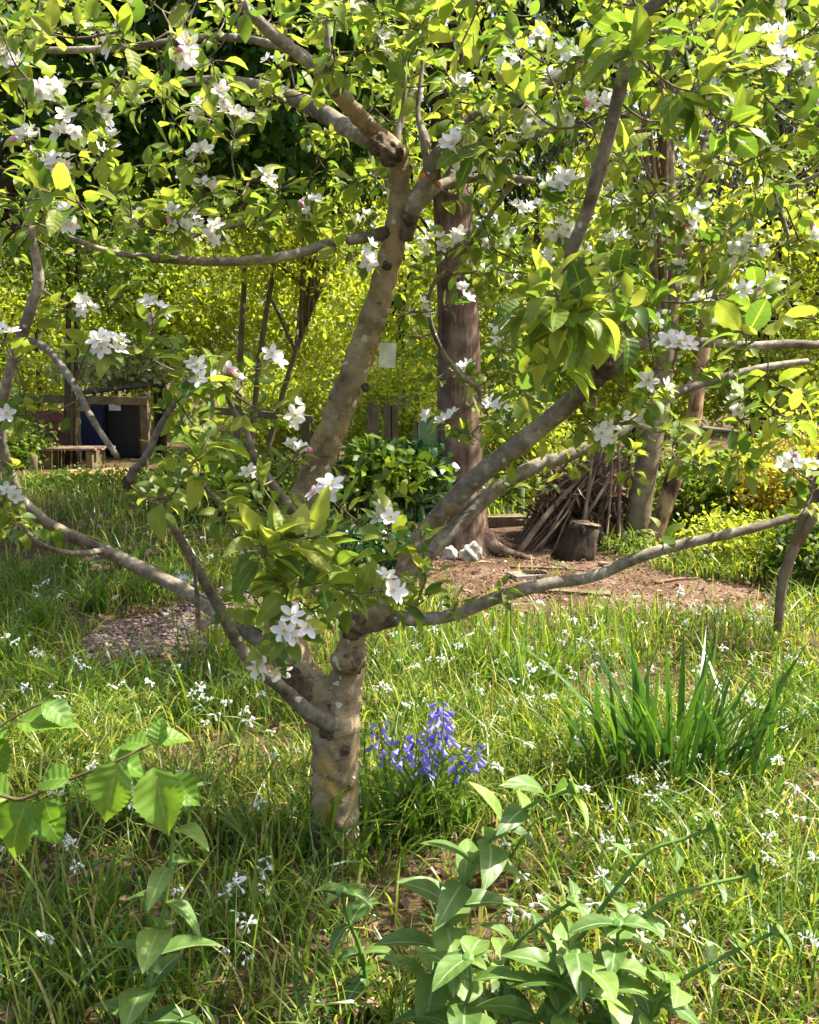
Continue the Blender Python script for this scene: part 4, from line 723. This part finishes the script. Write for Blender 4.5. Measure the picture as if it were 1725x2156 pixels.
# stump, stones, slab, plank and fallen sticks on the bare earth
b = Gd(1222, 1172); st_ = empty('tree_stump', b, 'dark cracked log section tilted in front of the den', 'log')
V, Fc = tube([(-.05, 0, -.03), (-.02, 0, .08), (.02, 0, .22), (.045, .0, .285)], [.165, .15, .125, .115], 22, .07, flute=.07); link('bark', MB().add(V, Fc).mesh('bark'), M['darkbark'], st_)
V, Fc = lathe([(.115, 0), (.06, .006), (.004, .008)]); V = V @ np.array(Matrix.Rotation(.15, 3, 'Y')).T + np.array([.05, 0, .305]); link('cut_face', MB().add(V, Fc).mesh('cut_face'), M['stick'], st_)
for (u, v, wp, sd, lb) in ((992, 1168, 46, 5, 'white rough stone at the cedar foot, the larger one'), (943, 1168, 38, 21, 'smaller white stone left of the rough one at the cedar foot')):
    b = Gd(u, v + 12); s = depth(b) / F * wp / 2; V, Fc = boulder((0, 0, s * .75), (s, s * .8, s * .85), 22, .2, sd, 0, 4.0); tag(link('stone', MB().add(V, Fc).mesh('stone'), M['stone'], None, Matrix.Translation(Vector(b))), lb, 'stone', 'white stones by the cedar')
b = Gd(1110, 1224); sb_ = empty('drain_slab', b, 'thin grey slab with a grid lying on the bare earth', 'slab'); part('slab', box(b + np.array([0, 0, .025]), (.24, .2, .04), .3, .004), M['concrete'], sb_)
for k in range(6): part('grid_bar', box(b + np.array([.02 + .025 * k - .03, 0, .055]), (.008, .12, .012), .3), M['darkbark'], sb_)
b = Gd(1190, 1262); tag(part('weathered_plank', box(b + np.array([0, 0, .02]), (.6, .07, .03), -.25, .004), M['timber'], None), 'weathered grey plank lying on the earth above the low right branch', 'plank')
for i, (u0, v0, u1, v1, r_, lb) in enumerate(((1075, 1200, 1250, 1205, .011, 'long thin stick lying across the bare earth'), (1060, 1160, 1190, 1195, .008, 'thin stick on the earth behind the long stick'), (1380, 1232, 1470, 1222, .014, 'pale stick lying at the edge of the earth by the green shrub'), (1260, 1190, 1330, 1197, .02, 'short thick stick below the den'))):
    a, b = Gd(u0, v0), Gd(u1, v1); m_ = (a + b) / 2 + np.array([0, .05, 0]); P = crom([a, m_, b], 4); P[:, 2] = hz(P[:, 0], P[:, 1]) + .012 + r_; tag(part('fallen_stick', tube(P, np.linspace(r_, r_ * .5, len(P)), 6, .06), M['stick'], None, True), lb, 'stick')
b = Gd(385, 1240); V, Fc = boulder((0, 0, .04), (.14, .1, .07), 12, .12, 31); tag(link('slate_rock', MB().add(V, Fc).mesh('slate_rock'), M['slate'], None, Matrix.Translation(Vector(b))), 'blue-grey rock at the path edge behind the low left branch', 'stone')
# sapling at the right edge
wood('sapling', 'thin brown sapling at the right edge behind the low branch', 'tree', [[(1636, 1372, 5.2, 20), (1640, 1310, 5.2, 20), (1646, 1240, 5.2, 21), (1662, 1180, 5.2, 22), (1686, 1130, 5.2, 22), (1712, 1085, 5.2, 20), (1760, 1000, 5.2, 16), (1800, 880, 5.2, 12)]], [(1700, 780, 1950, 980, 5.2, .8)], 350, .075, M['wood_lime'], 'stick', .12, 10)

# ------------------------------------------------------------------ ground cover
def infrustum(n, y0, y1, pw=.5, wide=.47, pad=.8):
    y = y0 + (y1 - y0) * rng.random(n) ** pw; x = (rng.random(n) * 2 - 1) * (wide * y + pad); return x, y
def blades(x, y, L, wd, b, dr, tint, rows=6, az=None):
    n = len(x); t = np.linspace(0, 1, rows)[None]; a = rng.uniform(0, 2 * math.pi, n) if az is None else az; L = L[:, None]
    r = L * b[:, None] * t ** 1.6; z = L * (t - dr[:, None] * t ** 2.4) * np.sqrt(np.maximum(1 - (b[:, None] * .6) ** 2, .1)); z = np.maximum(z, .012 * np.ones_like(z) * t + .004)
    cx = x[:, None] + r * np.cos(a)[:, None]; cyy = y[:, None] + r * np.sin(a)[:, None]; cz = hz(x, y)[:, None] + z - .01 * (t == 0)
    tw = a + math.pi / 2 + rng.normal(size=n) * .5; hw = wd[:, None] / 2 * (1 - t ** 2.2) ** .8 + .0003; C = np.stack([cx, cyy, cz], -1)
    sd = np.stack([np.cos(tw), np.sin(tw), rng.normal(size=n) * .35], -1)[:, None] * hw[..., None]
    V = np.stack([C - sd, C + sd], 2).reshape(-1, 3); i = (np.arange(n) * rows * 2)[:, None] + np.arange(rows - 1)[None] * 2; i = i.ravel(); Q = np.stack([i, i + 1, i + 3, i + 2], 1)
    return V, Q, np.repeat(tint, rows * 2)
def keep_grass(x, y):
    nzv = np.sin(x * 3.1 + y * 1.7) + np.sin(y * 4.3 - x * 2.2) + .7 * np.sin(x * 7 + 1) * np.cos(y * 6)
    k = rng.random(len(x)) < np.clip(.75 + .35 * nzv, .12, 1)
    path = inpoly(x, y, CLEAR) | inpoly(x, y, PATH); k &= ~path | (rng.random(len(x)) < .02)
    k &= np.hypot(x - TB[0], y - TB[1]) > np.where(y < TB[1], .2, .1)
    lit = np.hypot((x + .95) / .5, (y - 2.65) / .32) < 1; k &= ~lit | (rng.random(len(x)) < .3); return k
gm = MB()
for n, y0, y1, L0, L1, w0, w1, rows, pw in ((34000, 1.4, 4.2, .06, .29, .003, .009, 6, .55), (42000, 1.4, 5.0, .03, .13, .002, .006, 4, .6), (28000, 4.0, 7.5, .08, .32, .004, .010, 5, .6), (16000, 7, 14, .15, .4, .008, .016, 4, .6)):
    x, y = infrustum(n, y0, y1, pw); k = keep_grass(x, y); x, y = x[k], y[k]; n = len(x)
    sunny = np.clip(.5 + .35 * x / (.45 * y), 0, 1)
    V, Q, T = blades(x, y, rng.uniform(L0, L1, n), rng.uniform(w0, w1, n), rng.uniform(.1, .95, n), rng.uniform(.1, .75, n), rng.beta(1.25, 1.35, n), rows); gm.add(V, Q, T)
# strappy tufts of leek and bluebell leaves
tufts = [(Gd(u, v), n, L, wd) for u, v, n, L, wd in [(720, 1800, 26, .38, .011), (800, 1760, 30, .42, .012), (860, 1740, 34, .42, .013), (910, 1745, 34, .42, .013), (640, 1800, 24, .32, .009), (960, 1740, 22, .36, .011), (560, 1760, 24, .3, .008), (770, 1830, 22, .34, .01), (60, 1480, 40, .42, .013), (150, 1500, 40, .42, .013), (240, 1470, 36, .4, .012), (30, 1400, 36, .42, .012), (330, 1480, 30, .38, .011), (420, 1520, 34, .42, .011), (400, 1440, 26, .34, .01), (80, 1330, 46, .45, .015), (200, 1280, 50, .45, .015), (310, 1260, 46, .42, .015), (60, 1250, 46, .42, .015), (150, 1220, 46, .42, .015), (280, 1200, 40, .4, .014), (370, 1185, 36, .36, .013), (1100, 1480, 36, .42, .011), (1180, 1450, 34, .44, .012), (1030, 1440, 30, .4, .011), (950, 1420, 30, .36, .011), (850, 1440, 26, .34, .01), (1620, 1620, 30, .4, .01), (1700, 1560, 34, .44, .011), (1680, 1460, 30, .4, .01), (480, 1420, 30, .4, .012), (540, 1480, 26, .34, .01), (200, 1950, 22, .3, .009), (80, 2000, 24, .3, .009), (500, 2000, 22, .3, .008), (620, 1950, 24, .3, .008), (150, 2120, 26, .3, .009), (330, 2100, 22, .28, .008), (700, 2080, 20, .26, .007), (1600, 2000, 20, .26, .007), (1300, 1820, 24, .28, .008), (1480, 1800, 26, .28, .008)]]
for c, n, L, wd in tufts:
    x = c[0] + rng.normal(size=n) * .045; y = c[1] + rng.normal(size=n) * .045
    V, Q, T = blades(x, y, L * rng.uniform(.6, 1.15, n), wd * rng.uniform(.6, 1.1, n), rng.uniform(.15, .95, n), rng.uniform(.1, .7, n), rng.uniform(.1, .6, n), 8); gm.add(V, Q, T)
# upright sunlit blade patches behind the trunk
for u, v, n in ((1120, 1440, 60), (500, 1400, 50), (560, 1420, 40), (1020, 1400, 50), (1330, 1400, 40), (880, 1380, 40)):
    c = Gd(u, v); x = c[0] + rng.normal(size=n) * .14; y = c[1] + rng.normal(size=n) * .12
    V, Q, T = blades(x, y, rng.uniform(.25, .45, n), rng.uniform(.007, .012, n), rng.uniform(.05, .35, n), rng.uniform(0, .15, n), rng.uniform(.3, .7, n), 6); gm.add(V, Q, T)
tag(gm.build('grass', M['grass']), 'tangled green grass and strap leaves covering the ground', 'grass', None, 'stuff')
# low leafy weeds
n = 9000; x, y = infrustum(n, 1.6, 11, .6); k = keep_grass(x, y); x, y = x[k], y[k]; n = len(x)
V, Fc, T, U = scatter(bg_t, np.stack([x, y, hz(x, y) + rng.uniform(.02, .1, n)], 1), rng.normal(size=(n, 3)) * np.array([1, 1, .3]), np.array([0, 0, 1.0]) + rng.normal(size=(n, 3)) * .3, rng.uniform(.012, .04, n), rng.beta(1.5, 1.8, n))
tag(link('ground_weeds', np_mesh('ground_weeds', V, Fc, T), M['wood_mid']), 'small round-leaved weeds between the grass blades', 'weeds', None, 'stuff')
n = 15000; x, y = infrustum(n, 1.5, 8, .8); V, Fc, T, U = scatter([leaf_tpl(4, 2, .3, .5, 0, .5), leaf_tpl(3, 3, .25, .5, .9, -.2)], np.stack([x, y, hz(x, y) + .016 + rng.uniform(0, .02, n)], 1), rng.normal(size=(n, 3)) * np.array([1, 1, .25]), np.array([0, 0, 1.0]) + rng.normal(size=(n, 3)) * .4, rng.uniform(.012, .05, n), rng.beta(1.4, 1.6, n))
tag(link('leaf_litter', np_mesh('leaf_litter', V, Fc, T), M['litter']), 'brown fallen leaves scattered over the soil', 'leaf litter', None, 'stuff')
# gravel on the path and crumbs on the earth
pe_v, pe_f = boulder((0, 0, 0), (1, .8, .55), 4, .15, 3)
def pebbles(poly, n, s0, s1, name, label):
    P = np.asarray(poly); lo, hi = P.min(0), P.max(0); x = rng.uniform(lo[0], hi[0], n * 3); y = rng.uniform(lo[1], hi[1], n * 3); k = np.where(inpoly(x, y, P))[0][:n]; x, y = x[k], y[k]; n = len(x)
    Vt = np.concatenate([pe_f[:, [0, 1, 2]], pe_f[:, [0, 2, 3]]]); V, Fc, T, U = scatter([(pe_v, Vt, np.zeros((len(pe_v), 3)))], np.stack([x, y, hz(x, y) + .014], 1), rng.normal(size=(n, 3)) * np.array([1, 1, .1]), np.array([0, 0, 1.0]) + rng.normal(size=(n, 3)) * .2, rng.uniform(s0, s1, n), rng.random(n))
    tag(link(name, np_mesh(name, V, Fc, T), M['pebble']), label, 'gravel', None, 'stuff')
pebbles(PATH, 3200, .007, .019, 'gravel', 'pinkish grey pebbles covering the path')
pebbles(CLEAR, 900, .004, .014, 'earth_crumbs', 'small crumbs and grit on the bare earth')

# ------------------------------------------------------------------ white leek flowers
heads = []
def bell(p, d, L, w_):
    X, Yv, Z = basis(d[None], np.array([[.3, .2, .9]])); V = []; seg = 6
    for r_, z in ((.12, 0), (.42, .2), (.5, .6), (.9, 1.0)):
        for j in range(seg): a = j * 2 * math.pi / seg; V.append(p + d * z * L * (1 if z < 1 else (1 + .12 * (j % 2))) + (X[0] * math.cos(a) + Z[0] * math.sin(a)) * r_ * w_)
    return np.array(V), np.array([(i * seg + j, i * seg + (j + 1) % seg, (i + 1) * seg + (j + 1) % seg, (i + 1) * seg + j) for i in range(3) for j in range(seg)])
leek = []; tep = leaf_tpl(4, 3, .13, .5, .3, -.1)
for k in range(7):
    h = rng.uniform(.16, .3); bend = rng.uniform(.02, .08); top = np.array([bend, 0, h]); V, Fc = tube(crom([(0, 0, -.02), (bend * .2, 0, h * .55), top], 4), np.linspace(.0028, .002, 9), 5); sm = MB().add(V, Fc).mesh('flower_stalk'); sm.materials.append(M['stem'])
    hb = MB()
    for q in range(int(rng.integers(5, 9))):
        a = rng.uniform(-2.6, 2.6); d = nrm(np.array([math.cos(a) * .8, math.sin(a) * .8, rng.uniform(-1.3, .5)])); s = top + np.array([math.cos(a), math.sin(a), rng.uniform(-.9, .8)]) * .013; V, Fc = tube([top, s], [.0008, .0008], 3, cap=False); hb.add(V, Fc)
        x_, y_, z_ = basis(d[None], np.array([[.3, .2, .9]]))
        for e in range(6):
            an = e * 1.047; o_ = x_[0] * math.cos(an) + z_[0] * math.sin(an); lx, ly, lz = basis(nrm(d + o_ * rng.uniform(.22, .6))[None], d[None]); tv, tf, tu = tep; hb.add(s + (tv[:, :1] * lx + tv[:, 1:2] * ly + tv[:, 2:] * lz) * .018, tf)
    hm = hb.mesh('flower_head', smooth=False); hm.materials.append(M['bellwhite']); leek.append((sm, hm))
LK = [((0, 450, 1300, 1560), 38), ((380, 660, 1380, 1600), 24), ((0, 640, 1700, 2150), 32), ((770, 1250, 1330, 1560), 64), ((1200, 1725, 1300, 1600), 50), ((1020, 1725, 1560, 2120), 56), ((0, 480, 1060, 1290), 34)]
LAND = {'the apple trunk': (708, 1785), 'the bluebell clump': (885, 1755), 'the iris clump': (1420, 1650), 'the tallest spurge plant': (960, 2080), 'the lone lower-left spurge': (330, 2100), 'the hazel shoot': (130, 1900), 'the gravel path': (300, 1340), 'the bare earth clearing': (1150, 1300), 'the right-hand sapling': (1636, 1372), 'the lower right corner': (1700, 2100), 'the lower left corner': (20, 2120), 'the blue-grey rock': (385, 1240), 'the low left branch tip': (60, 1420), 'the small spurge shoot under the trunk': (770, 2050)}
LN = list(LAND); LG = np.array([Gd(*LAND[k])[:2] for k in LN]); spots = []
for (u0, u1, v0, v1), n in LK:
    for k in range(n):
        g = Gd(rng.uniform(u0, u1), rng.uniform(v0, v1))
        if inpoly(np.array(g[0]), np.array(g[1]), CLEAR) or inpoly(np.array(g[0]), np.array(g[1]), PATH) or np.hypot(g[0] - TB[0], g[1] - TB[1]) < .12: continue
        dd = np.hypot(*(LG - g[:2]).T); q = int(np.argmin(dd)); dx, dy = g[:2] - LG[q]; side = ('right of' if dx > 0 else 'left of') if abs(dx) > abs(dy) else ('behind' if dy > 0 else 'in front of'); spots.append((g, LN[q], side, float(dd[q])))
_u = 'first second third fourth fifth sixth seventh eighth ninth tenth eleventh twelfth thirteenth fourteenth fifteenth sixteenth seventeenth eighteenth nineteenth twentieth'.split()
ORD = ['nearest'] + [w + ' nearest' for w in _u[1:]] + [t + w + ' nearest' for t in ('twenty-', 'thirty-', 'forty-', 'fifty-') for w in _u[:9]]; seen = {}
for g, nm_, side, dd in sorted(spots, key=lambda t: t[3]):
    k = seen[(nm_, side)] = seen.get((nm_, side), -1) + 1
    lb = f'{ORD[k]} white bell flower {side} {nm_}' if k < len(ORD) else f'one of the outlying white bell flowers {side} {nm_}'
    sm, hm = leek[rng.integers(7)]; o = link('white_bell_flower', sm); o.location = g; o.rotation_euler = (rng.normal() * .12, rng.normal() * .12, rng.uniform(0, 6.28)); sc = rng.uniform(.6, .95); o.scale = (sc,) * 3
    tag(o, lb, 'flower', f'white bell flowers {side} {nm_}'); link('flower_head', hm, None, o)

# ------------------------------------------------------------------ bluebells
BB = Gd(885, 1755); bc = empty('bluebell_clump', BB, 'clump of violet-blue bluebells beside the apple trunk', 'flowers')
b_me = []
for k in range(4):
    V, Fc = bell(np.zeros(3), np.array([0, 1.0, 0]), 1.0, .34 + .04 * k); me = MB().add(V, Fc).mesh('bell'); me.materials.append(M['blue']); b_me.append(me)
for u, vt, vb, ub, nbell, span in ((800, 1522, 1735, 812, 11, 62), (848, 1556, 1730, 842, 9, 50), (878, 1546, 1742, 872, 11, 55), (924, 1480, 1748, 905, 24, 100), (936, 1500, 1750, 915, 14, 70), (906, 1572, 1740, 900, 12, 60), (968, 1590, 1735, 945, 8, 45), (1000, 1570, 1735, 950, 10, 52), (820, 1585, 1730, 826, 6, 30), (888, 1600, 1742, 884, 6, 40)):
    a = Gd(ub, vb + 12); Yb = a[1] + rng.normal() * .03; tp = Pt(u, vt, Yb); P = crom([a - np.array([0, 0, .02]), (a + tp) / 2 + np.array([(ub - u) * .0003, 0, 0]), tp], 5)
    V, Fc = tube(P, np.linspace(.0032, .0018, len(P)), 6); so_ = MB().add(V, Fc).build('flower_stalk', M['stem'], bc); Lspan = span / F * depth(tp)
    for k in range(nbell):
        f = k / nbell; p0 = tp + np.array([0, 0, -Lspan * f]); an = k * 2.4 + rng.uniform(0, .6); rad = np.array([math.cos(an), math.sin(an), 0]); q = p0 + rad * (.008 + .02 * f * rng.uniform(.5, 1)) + np.array([0, 0, .004]); d = nrm(rad * .75 + np.array([0, 0, -.75 + .5 * (1 - f) * .4]))
        X, Yv, Z = basis(d[None], np.array([[0, 0, 1.0]])); link('bell', b_me[rng.integers(4)], None, so_, M4(q, X[0], Yv[0], Z[0], rng.uniform(.021, .029), BB))
def strap_leaf(parent, base, az, L, wd, b_, dr, m, name='leaf', rows=9, tilt=.3):
    t = np.linspace(0, 1, rows); r = L * b_ * t ** 1.7; z = L * (t - dr * t ** 2.6) * math.sqrt(max(.1, 1 - (b_ * .6) ** 2)); C = base + np.stack([r * math.cos(az), r * math.sin(az), z], 1); hw = wd / 2 * np.minimum(1, (1 - t ** 2.5)) * (.75 + .25 * np.sin(t * 3)) + .0004
    tw = az + math.pi / 2 + tilt; sd = np.array([math.cos(tw), math.sin(tw), .15]); up = np.array([math.cos(az), math.sin(az), 0]) * -.2
    V = np.stack([C - sd * hw[:, None], C + up * hw[:, None] * .8, C + sd * hw[:, None]], 1).reshape(-1, 3); i = np.arange(rows - 1) * 3; Q = np.concatenate([np.stack([i + j, i + j + 1, i + j + 4, i + j + 3], 1) for j in (0, 1)]); return MB().add(V, Q, rng.random()).build(name, m, parent)
for k in range(24):
    g = Gd(rng.uniform(820, 960), rng.uniform(1735, 1765)); strap_leaf(bc, g, rng.uniform(0, 6.28), rng.uniform(.2, .34), rng.uniform(.012, .02), rng.uniform(.3, .9), rng.uniform(.15, .6), M['iris'])
# iris clump
IB = Gd(1420, 1650); ic = empty('iris_clump', IB, 'large clump of upright sword-shaped iris leaves in the grass', 'plant')
for k in range(125):
    g = IB + np.array([rng.normal() * .17, rng.normal() * .08, 0]); g[2] = hz(g[0], g[1]); az = math.atan2(g[1] - IB[1], (g[0] - IB[0]) * 1.4) + rng.normal() * .7; lean = rng.uniform(.06, .8); strap_leaf(ic, g, az, rng.uniform(.36, .64), rng.uniform(.014, .028), lean, .55 * lean * rng.random(), M['iris'], tilt=rng.normal() * .6)
for ub, vb, ut, vt in ((1345, 1560, 1262, 1245), (1350, 1590, 1300, 1420), (1430, 1600, 1440, 1330)):
    a = Gd(ub, vb); t_ = Pt(ut, vt, a[1] + .02); d = t_ - a; strap_leaf(ic, a, math.atan2(d[1], d[0]), float(np.linalg.norm(d)) * 1.02, .03, float(math.hypot(d[0], d[1]) / np.linalg.norm(d)), .0, M['iris'], tilt=.1)

# ------------------------------------------------------------------ spurge in the foreground
sp_t = [leaf_tpl(11, 5, w_, pk, fo, dr, wv, 0, .8) for w_, pk, fo, dr, wv in ((.25, .38, .3, .35, .05), (.24, .4, .2, .75, .1), (.2, .42, .45, .3, .08), (.28, .36, .3, .55, .12))]
sp_m = [np_mesh('spurge_leaf', v, f, None, u) for v, f, u in sp_t]
bv, bf = boulder((0, 0, 0), (1, 1, .85), 8, .15, 4); budm = np_mesh('seed_head', bv, bf)
def spurge(label, pts, n, L0, L1, head=True, lean=0):
    P = np.array([Pt(u, v, Y) for u, v, Y in pts]); base = P[0].copy()
    if base[2] > .02: base = np.array([base[0] + (P[0] - P[1])[0] * .3, base[1] + .03, 0]); P = np.vstack([base, P])
    base[2] = hz(base[0], base[1]) ; o = empty('spurge_plant', base, label, 'plant', 'foreground spurge plants'); PP = crom(P, 6)
    V, Fc = tube(PP, np.linspace(.0065, .0035, len(PP)), 8); MB().add(V, Fc).build('stem', M['stem'], o)
    seg = np.r_[0, np.cumsum(np.linalg.norm(np.diff(PP, axis=0), axis=1))]; tot = seg[-1]
    for k in range(n):
        f = .12 + .86 * k / (n - 1); s = f * tot; i = min(np.searchsorted(seg, s), len(PP) - 1); p = PP[i]; tg = nrm(PP[min(i + 1, len(PP) - 1)] - PP[max(i - 1, 0)]); a = nrm(np.cross(tg, [.25, .9, .3])); b2 = np.cross(tg, a)
        for sg in (0, 1):
            ph = (k % 2) * math.pi / 2 + sg * math.pi + rng.normal() * .25; rad = a * math.cos(ph) + b2 * math.sin(ph); dv = nrm(rad + tg * rng.uniform(.1, .75)); L = L0 + (L1 - L0) * f; L *= rng.uniform(1.0, 1.35)
            X, Yv, Z = basis(dv[None], nrm(tg[None] * .8 + np.array([[0, 0, .5]]) + rng.normal(size=(1, 3)) * .15)); link('leaf', sp_m[rng.integers(4)], M['spurge'], o, M4(p, X[0], Yv[0], Z[0], L, base))
    if head:
        q = PP[-1]; link('seed_head', budm, M['stem'], o, M4(q, (1, 0, 0), (0, 1, 0), (0, 0, 1), .014, base)); tg = nrm(PP[-1] - PP[-2])
        for k in range(5):
            a = k * 1.257; rad = nrm(np.cross(tg, [math.cos(a), math.sin(a), .3])); X, Yv, Z = basis(nrm(rad * .8 + tg * .7)[None], tg[None]); link('bract', sp_m[3], M['spurge'], o, M4(q - tg * .01, X[0], Yv[0], Z[0], .055, base))
    return o
def z8(zx, zy): return ((1080 + zx / 1.597) / 1.2522, (2000 + zy / 1.597) / 1.2522)
def z7(zx, zy): return ((zx / 1.597) / 1.2522, (2000 + zy / 1.597) / 1.2522)
def st8(L, Y, dY=0): return [(*z8(x, y), Y + dY * i) for i, (x, y) in enumerate(L)]
spurge('tallest spurge with broad pale leaves and arching top right of the bluebells', st8([(60, 1160), (130, 800), (210, 560), (300, 400), (410, 270), (550, 175), (690, 130)], 2.0), 12, .15, .085)
spurge('spurge stem with an upright folded leaf between the tallest and middle stems', st8([(360, 1160), (400, 900), (460, 770), (570, 680), (690, 600)], 1.98), 8, .12, .06)
spurge('slender spurge leaning right with a round brown-tipped head, highest of the leaning ones', st8([(600, 1160), (640, 880), (760, 700), (890, 520), (1010, 390), (1150, 340), (1280, 290)], 2.02), 7, .12, .05)
spurge('leaning spurge with two small brown heads in the middle of the group', st8([(760, 1160), (830, 880), (950, 700), (1100, 585), (1260, 530), (1450, 490)], 2.0), 7, .12, .045)
spurge('low spurge leaning far right with a round green head', st8([(900, 1160), (1040, 1000), (1230, 885), (1390, 800), (1550, 725)], 1.95), 6, .11, .05)
spurge('short leafy spurge in front of the group at the bottom edge', st8([(480, 1200), (560, 1050), (640, 930), (700, 820)], 1.85), 6, .13, .1)
spurge('broad-leaved spurge shoot at the bottom edge left of centre group', st8([(760, 1230), (800, 1080), (860, 960), (880, 700)], 1.9), 7, .13, .09)
spurge('leafy spurge filling the bottom edge under the leaning stems', st8([(980, 1260), (1010, 1120), (1040, 1030), (1100, 960)], 1.85), 6, .13, .1)
spurge('spurge shoot at the bottom edge just below the tallest one', st8([(180, 1260), (220, 1080), (260, 960), (250, 840)], 1.85), 6, .14, .1)
spurge('spurge shoot at the bottom edge right under the folded leaf', st8([(560, 1280), (600, 1120), (700, 1000), (760, 900)], 1.8), 6, .13, .1)
spurge('small spurge shoot with pale folded tip below the apple trunk', [(*z7(x, y), 2.1) for x, y in ((1560, 1150), (1540, 920), (1510, 780), (1460, 660), (1440, 560))], 5, .1, .07)
spurge('tall spurge standing alone at lower left with drooping leaves', [(*z7(x, y), 1.95) for x, y in ((600, 1150), (640, 880), (690, 640), (720, 420), (745, 170))], 8, .13, .08)
# hazel sapling reaching in from the left
hz_t = [leaf_tpl(25, 7, .36, .38, fo, dr, .1, .06, 1.15) for fo, dr in ((.2, .4), (.4, .2), (.15, .6))]
hz_m = [np_mesh('hazel_leaf', v, f, None, u) for v, f, u in hz_t]
hb_ = Pt(-260, 2100, 1.6); hb_[2] = hz(hb_[0], hb_[1]); hs = empty('hazel_sapling', hb_, 'hazel shoot with broad toothed leaves reaching in from the left edge', 'plant')
def hstem(L): P = crom(np.array(L), 6); V, Fc = tube(P, np.linspace(.005, .0018, len(P)), 6); MB().add(V, Fc).build('stem', M['brownstem'], hs)
hstem([hb_ - np.array([0, 0, .03]), hb_ + np.array([.04, 0, .3]), Pt(-60, 1720, 1.6), Pt(50, 1682, 1.6), Pt(150, 1640, 1.6), Pt(250, 1600, 1.6), Pt(330, 1560, 1.62)])
hstem([hb_ + np.array([.02, 0, .2]), Pt(-120, 1640, 1.65), Pt(-40, 1560, 1.68), Pt(30, 1510, 1.7), Pt(90, 1480, 1.7)])
for u, v, Y, dx, dz, dy, L, up in ((250, 1600, 1.6, -.25, -1, -.3, .115, (0, -.8, .5)), (325, 1615, 1.58, .25, -.95, -.35, .12, (.1, -.9, .4)), (350, 1640, 1.62, .8, -.6, 0, .08, (.2, -.7, .6)), (60, 1685, 1.6, -.45, -.9, -.3, .12, (-.2, -.8, .5)), (70, 1690, 1.6, .7, -.7, -.2, .095, (.3, -.7, .6)), (95, 1680, 1.58, .2, -.95, -.3, .06, (0, -.9, .4)), (150, 1640, 1.6, -.95, .05, .1, .08, (0, -.5, .8)), (20, 1680, 1.6, -.9, .3, .1, .09, (0, -.6, .8)), (230, 1590, 1.65, .7, -.5, .3, .085, (.2, -.5, .8)), (310, 1570, 1.65, -.8, .15, .3, .07, (0, -.4, .9)), (330, 1560, 1.62, .8, .2, .2, .06, (0, -.4, .9)), (40, 1520, 1.7, .95, .1, -.1, .11, (-.1, -.4, .9)), (20, 1530, 1.7, -.8, -.3, -.2, .1, (0, -.6, .8)), (-10, 1540, 1.7, .1, -.9, -.3, .09, (0, -.9, .4)), (90, 1482, 1.7, .8, -.2, -.2, .075, (0, -.3, .9)), (330, 1570, 1.6, .1, .9, .2, .05, (0, -.9, .2))):
    X, Yv, Z = basis(nrm(np.array([[dx, dy, dz]])), nrm(np.array([up], float))); link('leaf', hz_m[rng.integers(3)], M['hazel'], hs, M4(Pt(u, v, Y), X[0], Yv[0], Z[0], L, hb_))
print('objects', len(bpy.data.objects), 'tris', sum(len(m.loops) - 2 * len(m.polygons) for m in bpy.data.meshes))
